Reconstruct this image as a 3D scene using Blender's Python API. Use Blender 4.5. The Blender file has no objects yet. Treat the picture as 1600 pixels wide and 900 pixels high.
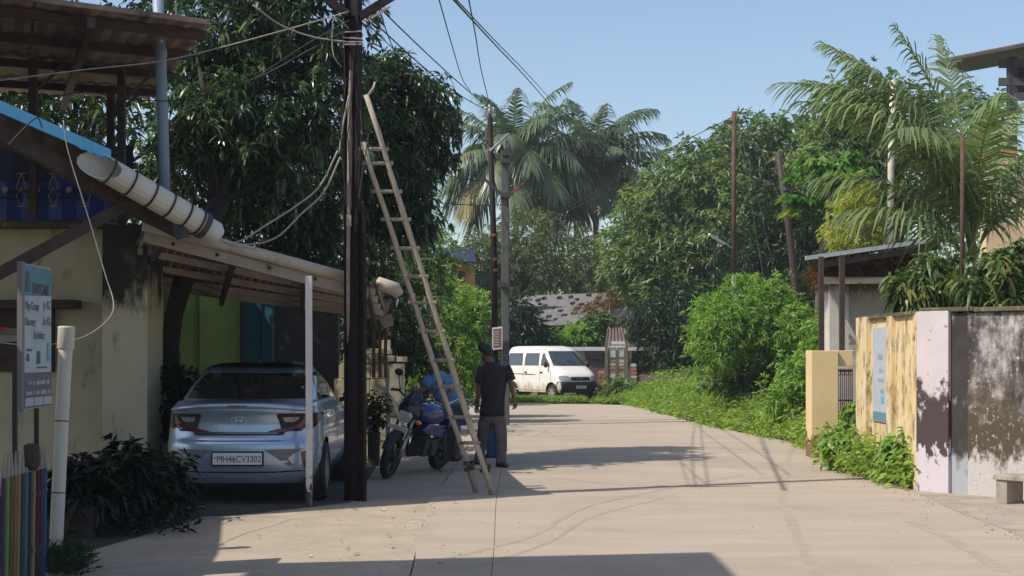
import bpy, bmesh, math, random
import numpy as np
from mathutils import Vector, Matrix
random.seed(11)
RNG = np.random.default_rng(11)
sc = bpy.context.scene
COL = sc.collection

# ------------------------------------------------------------------ camera
F, HOR, CZ = 2300.0, 553.0, 1.55          # focal length and horizon row of the photograph (px), eye height (m)
cam = bpy.data.cameras.new('camera')
cam.sensor_width = 36.0
cam.lens = 36.0 * F / 1600.0
cam.shift_y = (HOR - 450.0) / 1600.0
cam.clip_end = 2000.0
cam.clip_start = 0.1
camo = bpy.data.objects.new('camera', cam)
camo.location = (0, 0, CZ)
camo.rotation_euler = (math.radians(90), 0, 0)
COL.objects.link(camo)
sc.camera = camo

# ------------------------------------------------------------------ sky and sun
SUN_EL = math.radians(52.0)
SUN_AZ = math.radians(246.0)              # clockwise from +Y: the sun stands left of and behind the camera
world = bpy.data.worlds.new('World')
sc.world = world
world.use_nodes = True
wn = world.node_tree
sky = wn.nodes.new('ShaderNodeTexSky')
sky.sky_type = 'NISHITA'
sky.sun_disc = False
sky.sun_elevation = SUN_EL
sky.sun_rotation = SUN_AZ
sky.altitude = 20
sky.air_density = 1.0
sky.dust_density = 1.6
sky.ozone_density = 1.2
wn.links.new(sky.outputs[0], wn.nodes['Background'].inputs['Color'])
wn.nodes['Background'].inputs['Strength'].default_value = 0.15
sun = bpy.data.lights.new('sun', 'SUN')
sun.energy = 4.5
sun.angle = math.radians(0.5)
sun.color = (1.0, 0.93, 0.82)
suno = bpy.data.objects.new('sun', sun)
sd = Vector((-math.sin(SUN_AZ) * math.cos(SUN_EL), -math.cos(SUN_AZ) * math.cos(SUN_EL), -math.sin(SUN_EL)))
suno.rotation_euler = sd.to_track_quat('-Z', 'Y').to_euler()
suno.location = (-20, -10, 30)
COL.objects.link(suno)
sc.view_settings.view_transform = 'Standard'
sc.view_settings.look = 'None'
sc.view_settings.exposure = 0.17
sc.view_settings.gamma = 1.0
sc.view_settings.use_curve_mapping = False

# ------------------------------------------------------------------ helpers
def P(px, py, D):
    """world point seen at photo pixel (px,py) at distance D"""
    return Vector(((px - 800) / F * D, D, CZ + (HOR - py) / F * D))
def G(px, py, z=0.0):
    D = (CZ - z) * F / (py - HOR)
    return Vector(((px - 800) / F * D, D, z))
OFF = {}
def thing(name, label, cat, loc=(0, 0, 0), group=None, rotz=0.0, kind=None):
    o = bpy.data.objects.new(name, None)
    o.empty_display_size = 0.2
    o.location = loc
    o.rotation_euler = (0, 0, rotz)
    COL.objects.link(o)
    tag(o, label, cat, group, kind)
    OFF[o.name] = Vector(loc)
    return o
def tag(o, label=None, cat=None, group=None, kind=None):
    if label: o['label'] = label
    if cat: o['category'] = cat
    if group: o['group'] = group
    if kind: o['kind'] = kind
    return o
def link_mesh(name, me, m, parent=None, local=False):
    o = bpy.data.objects.new(name, me)
    COL.objects.link(o)
    if m is not None:
        for mm in (m if isinstance(m, (list, tuple)) else [m]):
            me.materials.append(mm)
    if parent is not None:
        off = OFF[parent.name]
        if not local and off.length > 0:
            me.transform(Matrix.Translation(-off))
        o.parent = parent
        OFF[o.name] = off
    else:
        OFF[o.name] = Vector((0, 0, 0))
    return o
def rebase(o):
    """move the origin of a single-mesh thing to its base"""
    me = o.data
    co = np.empty(len(me.vertices) * 3, np.float32); me.vertices.foreach_get('co', co); co = co.reshape(-1, 3)
    b = Vector(((co[:, 0].min() + co[:, 0].max()) / 2, (co[:, 1].min() + co[:, 1].max()) / 2, co[:, 2].min()))
    me.transform(Matrix.Translation(-b)); o.location = b
    OFF[o.name] = b
    return o
def V(*a): return Vector(a)
class MB:
    def __init__(s):
        s.v = []; s.f = []; s.mi = []; s.cur = 0
    def add(s, vs, fs):
        n = len(s.v)
        s.v.extend([tuple(p) for p in vs])
        for f in fs:
            s.f.append(tuple(i + n for i in f)); s.mi.append(s.cur)
        return s
    def box(s, c, d, R=None):
        c = Vector(c); hx, hy, hz = d[0] / 2, d[1] / 2, d[2] / 2
        vs = [Vector((x, y, z)) for x in (-hx, hx) for y in (-hy, hy) for z in (-hz, hz)]
        if R is not None: vs = [R @ p for p in vs]
        return s.add([c + p for p in vs], [(0, 1, 3, 2), (4, 6, 7, 5), (0, 4, 5, 1), (2, 3, 7, 6), (0, 2, 6, 4), (1, 5, 7, 3)])
    def beam(s, p, q, w, h, up=(0, 0, 1)):
        p, q = Vector(p), Vector(q); t = (q - p).normalized(); up = Vector(up)
        if abs(t.dot(up)) > .98: up = Vector((0, 1, 0))
        sx = t.cross(up).normalized(); uu = sx.cross(t).normalized()
        vs = []
        for e in (p, q):
            for a, b in ((-1, -1), (1, -1), (1, 1), (-1, 1)):
                vs.append(e + sx * (a * w / 2) + uu * (b * h / 2))
        return s.add(vs, [(0, 1, 2, 3), (7, 6, 5, 4), (0, 4, 5, 1), (1, 5, 6, 2), (2, 6, 7, 3), (3, 7, 4, 0)])
    def tube(s, pts, rad, n=8, cap=True):
        pts = [Vector(p) for p in pts]
        if not isinstance(rad, (list, tuple)): rad = [rad] * len(pts)
        vs = []; fs = []; ref = None
        for i, p in enumerate(pts):
            a = pts[max(0, i - 1)]; b = pts[min(len(pts) - 1, i + 1)]
            t = (b - a).normalized() if (b - a).length > 1e-9 else Vector((0, 0, 1))
            if ref is None:
                ref = Vector((0, 0, 1)) if abs(t.z) < .9 else Vector((1, 0, 0))
            sx = t.cross(ref).normalized(); ref = sx.cross(t).normalized()
            for k in range(n):
                a_ = 2 * math.pi * k / n
                vs.append(p + (sx * math.cos(a_) + ref * math.sin(a_)) * rad[i])
        for i in range(len(pts) - 1):
            for k in range(n):
                k2 = (k + 1) % n
                fs.append((i * n + k, i * n + k2, (i + 1) * n + k2, (i + 1) * n + k))
        if cap:
            fs.append(tuple(range(n))[::-1]); fs.append(tuple(range((len(pts) - 1) * n, len(pts) * n)))
        return s.add(vs, fs)
    def slab(s, a, b, c, d, t):
        a, b, c, d = map(Vector, (a, b, c, d)); nrm = (b - a).cross(d - a).normalized() * t
        vs = [a, b, c, d, a - nrm, b - nrm, c - nrm, d - nrm]
        return s.add(vs, [(0, 1, 2, 3), (7, 6, 5, 4), (0, 4, 5, 1), (1, 5, 6, 2), (2, 6, 7, 3), (3, 7, 4, 0)])
    def prism(s, poly, z0, z1, M=None):
        n = len(poly)
        vs = [Vector((x, y, z0)) for x, y in poly] + [Vector((x, y, z1)) for x, y in poly]
        if M is not None: vs = [M @ p for p in vs]
        return s.add(vs, [tuple(range(n))[::-1], tuple(range(n, 2 * n))] + [(i, (i + 1) % n, n + (i + 1) % n, n + i) for i in range(n)])
    def corr(s, a, b, c, d, waves, amp, t=.004, ripple=0.0):
        """corrugated sheet: waves run across a->b, ridges from a to d"""
        a, b, c, d = map(Vector, (a, b, c, d)); nrm = (b - a).cross(d - a).normalized()
        n = int(waves * 4) + 1; vs = []; fs = []
        for lay in (0, 1):
            for i in range(n):
                u = i / (n - 1); o = nrm * (amp * math.sin(u * waves * 2 * math.pi) - lay * t)
                j = random.uniform(-ripple, ripple)
                p, q = a.lerp(b, u), d.lerp(c, u); dd = (q - p).normalized()
                vs += [p + o + dd * j, q + o]
        for i in range(n - 1):
            fs.append((2 * i, 2 * i + 2, 2 * i + 3, 2 * i + 1))
            k = 2 * n
            fs.append((k + 2 * i, k + 2 * i + 1, k + 2 * i + 3, k + 2 * i + 2))
            fs.append((2 * i, k + 2 * i, k + 2 * i + 2, 2 * i + 2)); fs.append((2 * i + 1, 2 * i + 3, k + 2 * i + 3, k + 2 * i + 1))
        return s.add(vs, fs)
    def lathe(s, prof, c, axis=(0, 0, 1), n=24):
        """profile of (radius, height along axis)"""
        ax = Vector(axis).normalized(); c = Vector(c)
        r0 = Vector((0, 0, 1)) if abs(ax.z) < .9 else Vector((1, 0, 0))
        e1 = ax.cross(r0).normalized(); e2 = ax.cross(e1)
        vs = []; fs = []
        for r, h in prof:
            for k in range(n):
                t = 2 * math.pi * k / n
                vs.append(c + ax * h + (e1 * math.cos(t) + e2 * math.sin(t)) * max(r, 1e-4))
        for i in range(len(prof) - 1):
            for k in range(n):
                k2 = (k + 1) % n
                fs.append((i * n + k, i * n + k2, (i + 1) * n + k2, (i + 1) * n + k))
        return s.add(vs, fs)
    def ball(s, c, r, n=10, m=7, R=None):
        if not isinstance(r, (tuple, list)): r = (r, r, r)
        c = Vector(c); vs = []; fs = []
        for i in range(m + 1):
            th = math.pi * i / m
            for k in range(n):
                ph = 2 * math.pi * k / n
                q = Vector((r[0] * math.sin(th) * math.cos(ph), r[1] * math.sin(th) * math.sin(ph), r[2] * math.cos(th)))
                vs.append(c + (R @ q if R is not None else q))
        for i in range(m):
            for k in range(n):
                k2 = (k + 1) % n
                fs.append((i * n + k, (i + 1) * n + k, (i + 1) * n + k2, i * n + k2))
        return s.add(vs, fs)
    def build(s, name, m, parent=None, smooth=False, local=False, bevel=0.0):
        me = bpy.data.meshes.new(name)
        me.from_pydata(s.v, [], s.f)
        if any(s.mi): me.polygons.foreach_set('material_index', s.mi)
        if smooth: me.polygons.foreach_set('use_smooth', [True] * len(s.f))
        me.update()
        if bevel > 0:
            bm = bmesh.new(); bm.from_mesh(me)
            bmesh.ops.remove_doubles(bm, verts=bm.verts, dist=1e-5)
            bmesh.ops.recalc_face_normals(bm, faces=bm.faces)
            bmesh.ops.bevel(bm, geom=[e for e in bm.edges], offset=bevel, segments=2, affect='EDGES', profile=.6)
            bm.to_mesh(me); bm.free()
        return link_mesh(name, me, m, parent, local)
def rotz(a): return Matrix.Rotation(a, 3, 'Z')

# ------------------------------------------------------------------ materials
def srgb(r, g, b):
    f = lambda c: (c / 12.92 if c <= .04045 else ((c + .055) / 1.055) ** 2.4)
    return tuple(f(c / 255.0) for c in (r, g, b))
def mat(name, col, var=.18, scale=6.0, rough=.75, bump=.0, bscale=40.0, metal=0.0, spec=.4, stretch=(1, 1, 1), stains=(), coat=0.0, bstretch=None, alpha=None, trans=0.0):
    m = bpy.data.materials.new(name); m.use_nodes = True
    nt = m.node_tree; N = nt.nodes; Lk = nt.links
    bs = N['Principled BSDF']
    bs.inputs['Roughness'].default_value = rough
    bs.inputs['Metallic'].default_value = metal
    bs.inputs['Specular IOR Level'].default_value = spec
    bs.inputs['Coat Weight'].default_value = coat
    if trans: bs.inputs['Transmission Weight'].default_value = trans
    tc = N.new('ShaderNodeTexCoord')
    def noise(sc_, st, det=6, rg=.6, loc=0.0):
        mp = N.new('ShaderNodeMapping'); mp.inputs['Scale'].default_value = st
        mp.inputs['Location'].default_value = (loc, loc * .7, loc * 1.3)
        Lk.new(tc.outputs['Object'], mp.inputs['Vector'])
        n = N.new('ShaderNodeTexNoise'); n.inputs['Scale'].default_value = sc_; n.inputs['Detail'].default_value = det
        n.inputs['Roughness'].default_value = rg
        Lk.new(mp.outputs[0], n.inputs['Vector']); return n
    n = noise(scale, stretch)
    rp = N.new('ShaderNodeValToRGB')
    rp.color_ramp.elements[0].position = .3; rp.color_ramp.elements[1].position = .7
    rp.color_ramp.elements[0].color = (*[c * (1 - var) for c in col], 1)
    rp.color_ramp.elements[1].color = (*[min(1, c * (1 + var)) for c in col], 1)
    Lk.new(n.outputs['Fac'], rp.inputs[0])
    cur = rp.outputs[0]
    for i, st in enumerate(stains):
        c2, s2, lo, hi, str2 = st[:5]
        n2 = noise(s2, str2, 8, .65, 3.1 * (i + 1) + (st[6] if len(st) > 6 else 0))
        fac = n2.outputs['Fac']
        if len(st) > 5 and st[5]:                       # (z low, z high): the stain fades out between these heights
            z0, z1 = st[5]
            sp = N.new('ShaderNodeSeparateXYZ'); Lk.new(tc.outputs['Object'], sp.inputs[0])
            mr = N.new('ShaderNodeMapRange'); mr.inputs[1].default_value = z0; mr.inputs[2].default_value = z1
            mr.inputs[3].default_value = .32; mr.inputs[4].default_value = -.32
            Lk.new(sp.outputs['Z'], mr.inputs[0])
            ad = N.new('ShaderNodeMath'); ad.operation = 'ADD'; Lk.new(fac, ad.inputs[0]); Lk.new(mr.outputs[0], ad.inputs[1]); fac = ad.outputs[0]
        r2 = N.new('ShaderNodeValToRGB')
        r2.color_ramp.elements[0].position = lo; r2.color_ramp.elements[1].position = hi
        r2.color_ramp.elements[0].color = (0, 0, 0, 1); r2.color_ramp.elements[1].color = (1, 1, 1, 1)
        Lk.new(fac, r2.inputs[0])
        mx = N.new('ShaderNodeMix'); mx.data_type = 'RGBA'
        Lk.new(r2.outputs[0], mx.inputs['Factor']); Lk.new(cur, mx.inputs['A']); mx.inputs['B'].default_value = (*c2, 1)
        cur = mx.outputs['Result']
    Lk.new(cur, bs.inputs['Base Color'])
    if bump > 0:
        nb = noise(bscale, bstretch or (1, 1, 1), 8, .6, 7.7)
        b = N.new('ShaderNodeBump'); b.inputs['Strength'].default_value = bump; b.inputs['Distance'].default_value = .02
        Lk.new(nb.outputs['Fac'], b.inputs['Height']); Lk.new(b.outputs[0], bs.inputs['Normal'])
    return m
def leafmat(name, cols, trans=.3, rough=.45, spec=.35):
    m = bpy.data.materials.new(name); m.use_nodes = True
    nt = m.node_tree; N = nt.nodes; Lk = nt.links
    bs = N['Principled BSDF']; bs.inputs['Roughness'].default_value = rough; bs.inputs['Specular IOR Level'].default_value = spec
    at = N.new('ShaderNodeAttribute'); at.attribute_name = 'tint'
    rp = N.new('ShaderNodeValToRGB')
    while len(rp.color_ramp.elements) < len(cols): rp.color_ramp.elements.new(.5)
    for i, c in enumerate(cols):
        rp.color_ramp.elements[i].position = i / max(1, len(cols) - 1); rp.color_ramp.elements[i].color = (*c, 1)
    Lk.new(at.outputs['Fac'], rp.inputs[0]); Lk.new(rp.outputs[0], bs.inputs['Base Color'])
    tr = N.new('ShaderNodeBsdfTranslucent')
    mu = N.new('ShaderNodeMix'); mu.data_type = 'RGBA'; mu.blend_type = 'MULTIPLY'; mu.inputs['Factor'].default_value = 1
    Lk.new(rp.outputs[0], mu.inputs['A']); mu.inputs['B'].default_value = (1.3, 1.5, .5, 1)
    Lk.new(mu.outputs['Result'], tr.inputs['Color'])
    ms = N.new('ShaderNodeMixShader'); ms.inputs[0].default_value = trans
    Lk.new(bs.outputs[0], ms.inputs[1]); Lk.new(tr.outputs[0], ms.inputs[2])
    Lk.new(ms.outputs[0], N['Material Output'].inputs['Surface'])
    return m
M = {}
M['road'] = mat('road_concrete', (.365, .302, .236), .11, 1.3, .9, .12, 40, stretch=(.35, 1.6, 1), bstretch=(.7, 1.6, 1),
                stains=[((.315, .262, .205), 1.1, .50, .78, (.3, 1.2, 1)), ((.41, .345, .275), .6, .55, .8, (.5, 1.2, 1)), ((.27, .225, .18), 5.0, .66, .80, (.25, 1.2, 1)), ((.26, .22, .18), 45, .64, .74, (1, 1, 1)), ((.28, .232, .182), .45, .54, .74, (1, 1, 1)), ((.21, .175, .14), 7, .70, .76, (.2, .8, 1))])
M['apron'] = mat('apron_concrete', (.365, .30, .225), .12, 2.0, .92, .3, 30, stains=[((.30, .25, .19), 1.4, .52, .70, (1, 1, 1)), ((.44, .375, .29), 5, .58, .70, (1, 1, 1)), ((.2, .17, .13), 60, .66, .74, (1, 1, 1))])
M['soil'] = mat('shade_dark_soil', (.045, .038, .032), .3, 3, .95, .4, 30)
M['drive'] = mat('shade_dark_driveway', (.055, .05, .048), .3, 2, .9, .3, 30)
M['joint'] = mat('joint_filler', (.22, .185, .15), .2, 30, .95)
M['earth'] = mat('earth', (.16, .13, .085), .3, .6, .95, .4, 12, stains=[((.07, .10, .03), .8, .45, .6, (1, 1, 1))])
M['verge'] = mat('dusty_verge', (.33, .28, .225), .16, 1.6, .95, .4, 34, stains=[((.24, .20, .16), 2.6, .5, .7, (1, 1, 1)), ((.42, .37, .31), 60, .62, .72, (1, 1, 1))])
M['yellow_wall'] = mat('cream_yellow_plaster', (.54, .49, .34), .12, 1.6, .9, .15, 50,
                stains=[((.05, .045, .035), 2.4, .60, .76, (1.4, 1.4, .45), None), ((.22, .19, .12), 5, .56, .75, (1, 1, .35))])
M['stain_pillar'] = mat('mouldy_plaster_pillar', (.54, .49, .34), .12, 1.6, .9, .2, 50,
                stains=[((.035, .03, .028), 3.2, .40, .60, (1.2, 1.2, .45), (1.8, 2.8)), ((.16, .14, .1), 5, .58, .75, (1, 1, .35))])
for k_ in ('stain_pillar',):                             # mould hangs down from the pillar's top, so the height fade is reversed
    for nd in M[k_].node_tree.nodes:
        if nd.type == 'MAP_RANGE': nd.inputs[3].default_value, nd.inputs[4].default_value = -.22, .24
M['green_wall'] = mat('green_painted_wall', (.16, .24, .06), .15, 2, .85, .1, 40)
M['teal'] = mat('teal_painted_door', (.01, .10, .14), .12, 3, .6)
M['blue_tarp'] = mat('blue_tarpaulin', (.005, .035, .24), .35, 3, .5, .3, 14)
M['dark_blue'] = mat('dark_blue_cloth', (.012, .022, .06), .4, 4, .7, .3, 14)
M['brown_sheet'] = mat('weathered_brown_sheet', (.22, .165, .13), .35, 2.2, .85, .2, 30, stains=[((.30, .24, .19), 3, .56, .7, (1, 1, 1)), ((.05, .04, .035), 2, .55, .7, (1, 1, 1))])
M['carport_sheet'] = mat('pale_beige_sheet', (.30, .25, .20), .2, 2.2, .85, .2, 30, stains=[((.16, .12, .09), 3, .54, .7, (1, 1, 1))])
M['brown_steel'] = mat('brown_painted_steel', (.05, .032, .026), .35, 8, .7, .15, 60, stains=[((.13, .06, .03), 7, .6, .72, (1, 1, 1))])
M['pole_steel'] = mat('rusty_dark_pole_steel', (.014, .008, .009), .3, 5, .7, .15, 60, spec=.2, stains=[((.045, .018, .013), 6, .58, .72, (1, 1, .3))])
M['pole_rust'] = mat('dull_rusty_pole', (.085, .048, .034), .4, 7, .85, .2, 60, stains=[((.15, .06, .03), 4, .52, .66, (1, 1, .3))])
M['faint_print'] = mat('faint_print', (.27, .33, .37), .2, 20, .7)
M['arc_tone'] = mat('road_arc', (.33, .272, .212), .12, 5, .9)
M['rust'] = mat('rust', (.17, .068, .032), .4, 9, .85, .2, 60, stains=[((.06, .03, .02), 5, .5, .65, (1, 1, .4))])
M['sky_blue_sheet'] = mat('sky_blue_sheet', (.12, .45, .72), .08, 3, .45)
M['white_pvc'] = mat('white_pvc', (.56, .52, .44), .06, 4, .45, spec=.4, stains=[((.35, .30, .22), 4, .6, .8, (1, 1, 1))])
M['grey_white_pvc'] = mat('off_white_pvc', (.55, .55, .53), .08, 4, .5, stains=[((.25, .22, .18), 5, .62, .78, (1, 1, .4))])
M['blue_grey_pipe'] = mat('blue_grey_pipe', (.22, .29, .38), .08, 5, .5)
M['beige_pvc'] = mat('dusty_beige_gutter', (.42, .36, .29), .15, 5, .7, stains=[((.2, .16, .12), 4, .58, .75, (1, 1, 1))])
M['black'] = mat('black_rubber', (.012, .012, .012), .3, 20, .7)
M['dark'] = mat('dark_plastic', (.02, .02, .022), .3, 20, .55)
M['chrome'] = mat('chrome', (.6, .6, .62), .05, 10, .2, metal=1.0)
M['alu'] = mat('dull_aluminium', (.38, .38, .38), .15, 10, .4, metal=.9)
M['white_post'] = mat('white_painted_post', (.58, .57, .55), .08, 6, .6, stains=[((.05, .04, .04), 22, .62, .68, (1, 1, .6), (.0, .9)), ((.3, .26, .22), 8, .62, .75, (1, 1, .3))])
M['wood'] = mat('weathered_bamboo', (.40, .34, .26), .25, 14, .85, .3, 60, stretch=(1, 1, .15), stains=[((.42, .34, .25), 5, .55, .7, (1, 1, .4)), ((.10, .06, .04), 6, .6, .75, (1, 1, .3))])
M['wood2'] = mat('grey_wood', (.30, .25, .20), .3, 12, .85, .3, 60)
M['rope'] = mat('rope', (.07, .055, .045), .4, 60, .95, .4, 150)
M['bark'] = mat('bark', (.026, .020, .017), .4, 6, .95, .6, 22, stretch=(1, 1, .3))
M['pale_bark'] = mat('pale_bark', (.15, .125, .10), .3, 7, .95, .5, 25, stretch=(1, 1, .3))
M['cream_block'] = mat('cream_painted_block', (.46, .39, .26), .12, 5, .85, .2, 50, stains=[((.16, .13, .08), 4, .58, .75, (1, 1, .5))])
M['cable'] = mat('black_cable', (.02, .02, .022), .2, 10, .6)
M['pale_cable'] = mat('pale_grey_cable', (.30, .27, .25), .2, 10, .6)
M['concrete_pole'] = mat('grey_concrete_pole', (.10, .095, .095), .2, 8, .9, .2, 50, stains=[((.17, .15, .13), 5, .6, .75, (1, 1, .2))])
M['ochre'] = mat('ochre_wall_paint', (.64, .49, .25), .10, 2.2, .9, .15, 40,
                 stains=[((.66, .55, .36), 2.2, .44, .62, (1, 1, .7)), ((.26, .18, .08), 5.5, .50, .66, (1, 1, .45)), ((.10, .07, .045), 10, .56, .66, (1, 1, .5)), ((.72, .64, .50), 8, .62, .68, (1, 1, .8))])
M['ochre_clean'] = mat('ochre_pillar_paint', (.68, .51, .27), .08, 2.0, .9, .1, 40, stains=[((.20, .11, .06), 5, .58, .72, (1, 1, .6), (.1, .75))])
M['lilac'] = mat('lilac_paint_with_mould', (.52, .47, .48), .07, 3, .9, .15, 40,
                 stains=[((.060, .042, .042), 5.5, .46, .54, (1, 1, .8), (.45, 1.75), 0), ((.55, .49, .53), 6.0, .48, .52, (1, 1, .5), (.0, .95), 5.0), ((.14, .10, .10), 9, .63, .7, (1, 1, 1))])
M['mould_wall'] = mat('grey_mouldy_wall', (.40, .37, .35), .25, 3, .95, .3, 40, stretch=(1, 1, .5),
                 stains=[((.085, .070, .062), 9, .42, .62, (1, 1, .55)), ((.040, .034, .031), 3.6, .42, .62, (1, 1, .6)), ((.075, .060, .036), 5.5, .44, .66, (1, 1, .8), (.45, 1.9), 2.0), ((.47, .44, .43), 8.0, .46, .60, (1, 1, .6), (.0, .95), 9.0), ((.42, .39, .37), 22, .58, .66, (1, 1, .8)), ((.03, .027, .025), 30, .62, .70, (1, 1, 1))])
M['dark_strip'] = mat('dark_wall_strip', (.042, .036, .036), .3, 4, .95, .2, 40, stains=[((.30, .33, .37), 6.0, .57, .68, (1, 1, .35)), ((.34, .36, .40), 6.0, .44, .62, (1, 1, .5), (-.1, .9), 9.0)])  # dark strip beside the pillar, with paler bluish blotches towards the bottom
M['moss_cap'] = mat('mossy_coping', (.10, .085, .055), .35, 6, .95, .6, 30, stains=[((.24, .2, .14), 8, .55, .65, (1, 1, 1))])
M['white_wall'] = mat('whitewashed_wall', (.52, .49, .46), .1, 3, .9, .1, 40, stains=[((.27, .20, .16), 3, .60, .78, (1, 1, .4)), ((.2, .15, .1), 3, .56, .7, (1, 1, 1), (.3, 1.0))])
M['asbestos'] = mat('grey_asbestos_sheet', (.235, .225, .225), .14, 3, .95, .2, 30, stains=[((.10, .09, .085), 2.5, .58, .75, (1, 1, 1))])
M['thatch'] = mat('dried_thatch', (.17, .095, .055), .4, 14, .98, .9, 40)
M['brown_tile'] = mat('brown_roof_tile', (.12, .095, .085), .3, 5, .9, .3, 30, stains=[((.27, .10, .06), 3, .6, .7, (1, 1, 1))])
M['brick'] = mat('orange_brick', (.36, .15, .075), .25, 20, .9, .3, 50)
M['mortar'] = mat('pale_mortar', (.40, .35, .28), .2, 20, .95)
M['purple_wall'] = mat('dull_purple_brown_wall', (.13, .088, .082), .25, 4, .95, .3, 40, stains=[((.06, .035, .035), 3, .55, .66, (1, 1, .6))])
M['gate_green'] = mat('khaki_gate_paint', (.14, .13, .085), .25, 10, .7)
M['gate_wood'] = mat('orange_brown_gate_panel', (.30, .17, .09), .3, 12, .8, .2, 40, stretch=(1, 1, .3))
M['pale_panel'] = mat('pale_gate_panel', (.45, .42, .40), .2, 12, .8)
M['steel_dark'] = mat('dark_steel_shed', (.045, .045, .05), .25, 5, .6)
M['grey_panel'] = mat('grey_shed_panel', (.085, .085, .09), .2, 5, .6)
M['cream_house'] = mat('cream_house_wall', (.62, .46, .29), .06, 2, .85)
M['orange_trim'] = mat('orange_trim', (.48, .15, .055), .15, 5, .85)
M['orange_house'] = mat('orange_house_wall', (.52, .26, .12), .12, 3, .85)
M['stone'] = mat('weathered_stone', (.33, .29, .25), .25, 5, .9, .3, 30, stains=[((.09, .08, .07), 4, .55, .7, (1, 1, 1))])
M['pot'] = mat('dark_clay_pot', (.05, .035, .03), .25, 8, .8, .2, 30)
M['plastic_bag'] = mat('white_plastic_bag', (.6, .6, .6), .1, 8, .35)
M['glass'] = mat('dark_tinted_glass', (.010, .012, .015), .1, 3, .08, spec=.7, coat=.3)
M['van_glass'] = mat('van_window_glass', (.035, .045, .05), .2, 3, .06, spec=.8, coat=.5)
M['silver'] = mat('silver_car_paint', (.35, .46, .60), .03, 30, .30, metal=.5, spec=.5, coat=.8)
M['silver_dark'] = mat('car_roof_paint', (.15, .17, .20), .05, 30, .35, metal=.4, coat=.6)
M['red_lamp'] = mat('red_lamp_lens', (.10, .010, .016), .1, 30, .18, spec=.6, coat=.5)
M['clear_lamp'] = mat('clear_lamp_lens', (.26, .24, .26), .15, 30, .2, spec=.6, coat=.5)
M['orange_lamp'] = mat('orange_lamp_lens', (.7, .22, .02), .1, 30, .3)
M['plate_white'] = mat('number_plate_white', (.62, .62, .62), .03, 30, .5)
M['ink'] = mat('black_ink', (.02, .02, .022), .1, 30, .7)
M['van_white'] = mat('white_van_paint', (.70, .67, .62), .03, 5, .35, spec=.5, coat=.4, stains=[((.50, .36, .24), 3, .52, .75, (1, 1, .6), (.25, .95))])
M['bike_blue'] = mat('blue_tank_paint', (.015, .035, .17), .05, 20, .25, coat=.6)
M['bike_navy'] = mat('dark_visor_plastic', (.008, .012, .028), .1, 20, .25, coat=.4)
M['skin'] = mat('brown_skin', (.17, .078, .048), .1, 20, .55, spec=.4)
M['hair'] = mat('black_hair', (.012, .010, .010), .3, 60, .6)
M['black_shirt'] = mat('black_cotton', (.018, .016, .023), .4, 9, .85, .8, 14)
M['grey_trousers'] = mat('charcoal_trousers', (.12, .095, .09), .35, 8, .85, .8, 14)
M['denim'] = mat('blue_denim', (.03, .085, .17), .25, 14, .85, .3, 40)
M['blue_shirt'] = mat('light_blue_shirt', (.09, .23, .45), .2, 10, .85, .35, 26)
M['shoe'] = mat('dark_shoe', (.02, .018, .018), .2, 20, .6)
M['white_cloth'] = mat('white_cloth', (.6, .6, .6), .05, 20, .8)
M['sign_white'] = mat('faded_white_board', (.42, .46, .47), .12, 4, .7, stains=[((.12, .35, .45), 3.4, .60, .7, (1, 1, .5))])
M['sign_teal'] = mat('teal_board_print', (.10, .22, .27), .2, 5, .7)
M['sign_grey'] = mat('grey_board_print', (.14, .13, .145), .1, 5, .7)
M['sign_frame'] = mat('grey_board_frame', (.20, .185, .185), .15, 5, .7)
M['pale_ink'] = mat('pale_print', (.42, .42, .44), .1, 20, .7)
M['maroon_ink'] = mat('maroon_print', (.12, .05, .06), .1, 20, .7)
M['grey_ink'] = mat('faded_grey_print', (.10, .11, .12), .2, 20, .7)
M['cyan_ink'] = mat('faded_cyan_print', (.10, .36, .50), .15, 20, .7)
M['sign_red'] = mat('red_print', (.45, .02, .04), .1, 8, .6)
M['notice'] = mat('pale_notice_board', (.40, .44, .48), .1, 6, .7)
M['notice_brown'] = mat('brown_notice_print', (.20, .10, .075), .2, 20, .7)
for nme, c in dict(purple=(.05, .045, .10), lime=(.24, .26, .06), green=(.06, .13, .045), orange=(.30, .11, .05), tan=(.28, .2, .11), mauve=(.06, .045, .06), teal2=(.03, .18, .17), slate=(.035, .035, .06), maroon=(.09, .025, .035), plum=(.05, .018, .03), royal=(.02, .09, .26)).items():
    M['p_' + nme] = mat(nme + '_picket_paint', c, .12, 8, .6)
M['tip'] = mat('pale_picket_tip', (.34, .29, .25), .15, 10, .7)

M['l_mango'] = leafmat('mango_leaf', [(.010, .024, .010), (.024, .052, .020), (.050, .095, .032), (.13, .18, .065)], .26, .32, .6)
M['l_mango2'] = leafmat('young_mango_leaf', [(.03, .065, .018), (.05, .10, .025), (.09, .15, .035), (.20, .17, .05)], .3, .4, .45)
M['l_tree'] = leafmat('tree_leaf', [(.048, .088, .038), (.098, .155, .062), (.17, .235, .10), (.30, .36, .20)], .40)
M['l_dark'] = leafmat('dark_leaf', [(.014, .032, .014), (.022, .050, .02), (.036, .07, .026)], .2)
M['l_shade'] = leafmat('shade_dark_leaf', [(.006, .012, .007), (.010, .020, .010), (.018, .032, .015)], .15)  # darkened copy of the dark leaf; deep shade is put into the colour
M['l_pale'] = leafmat('dusty_leaf', [(.065, .09, .045), (.11, .14, .075), (.165, .195, .11), (.24, .26, .16)], .38)
M['l_bright'] = leafmat('bright_leaf', [(.09, .165, .04), (.15, .26, .06), (.22, .35, .08), (.34, .45, .15)], .43)
M['l_grass'] = leafmat('weed_leaf', [(.13, .20, .045), (.20, .29, .065), (.27, .37, .09), (.38, .43, .15)], .45)
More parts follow.
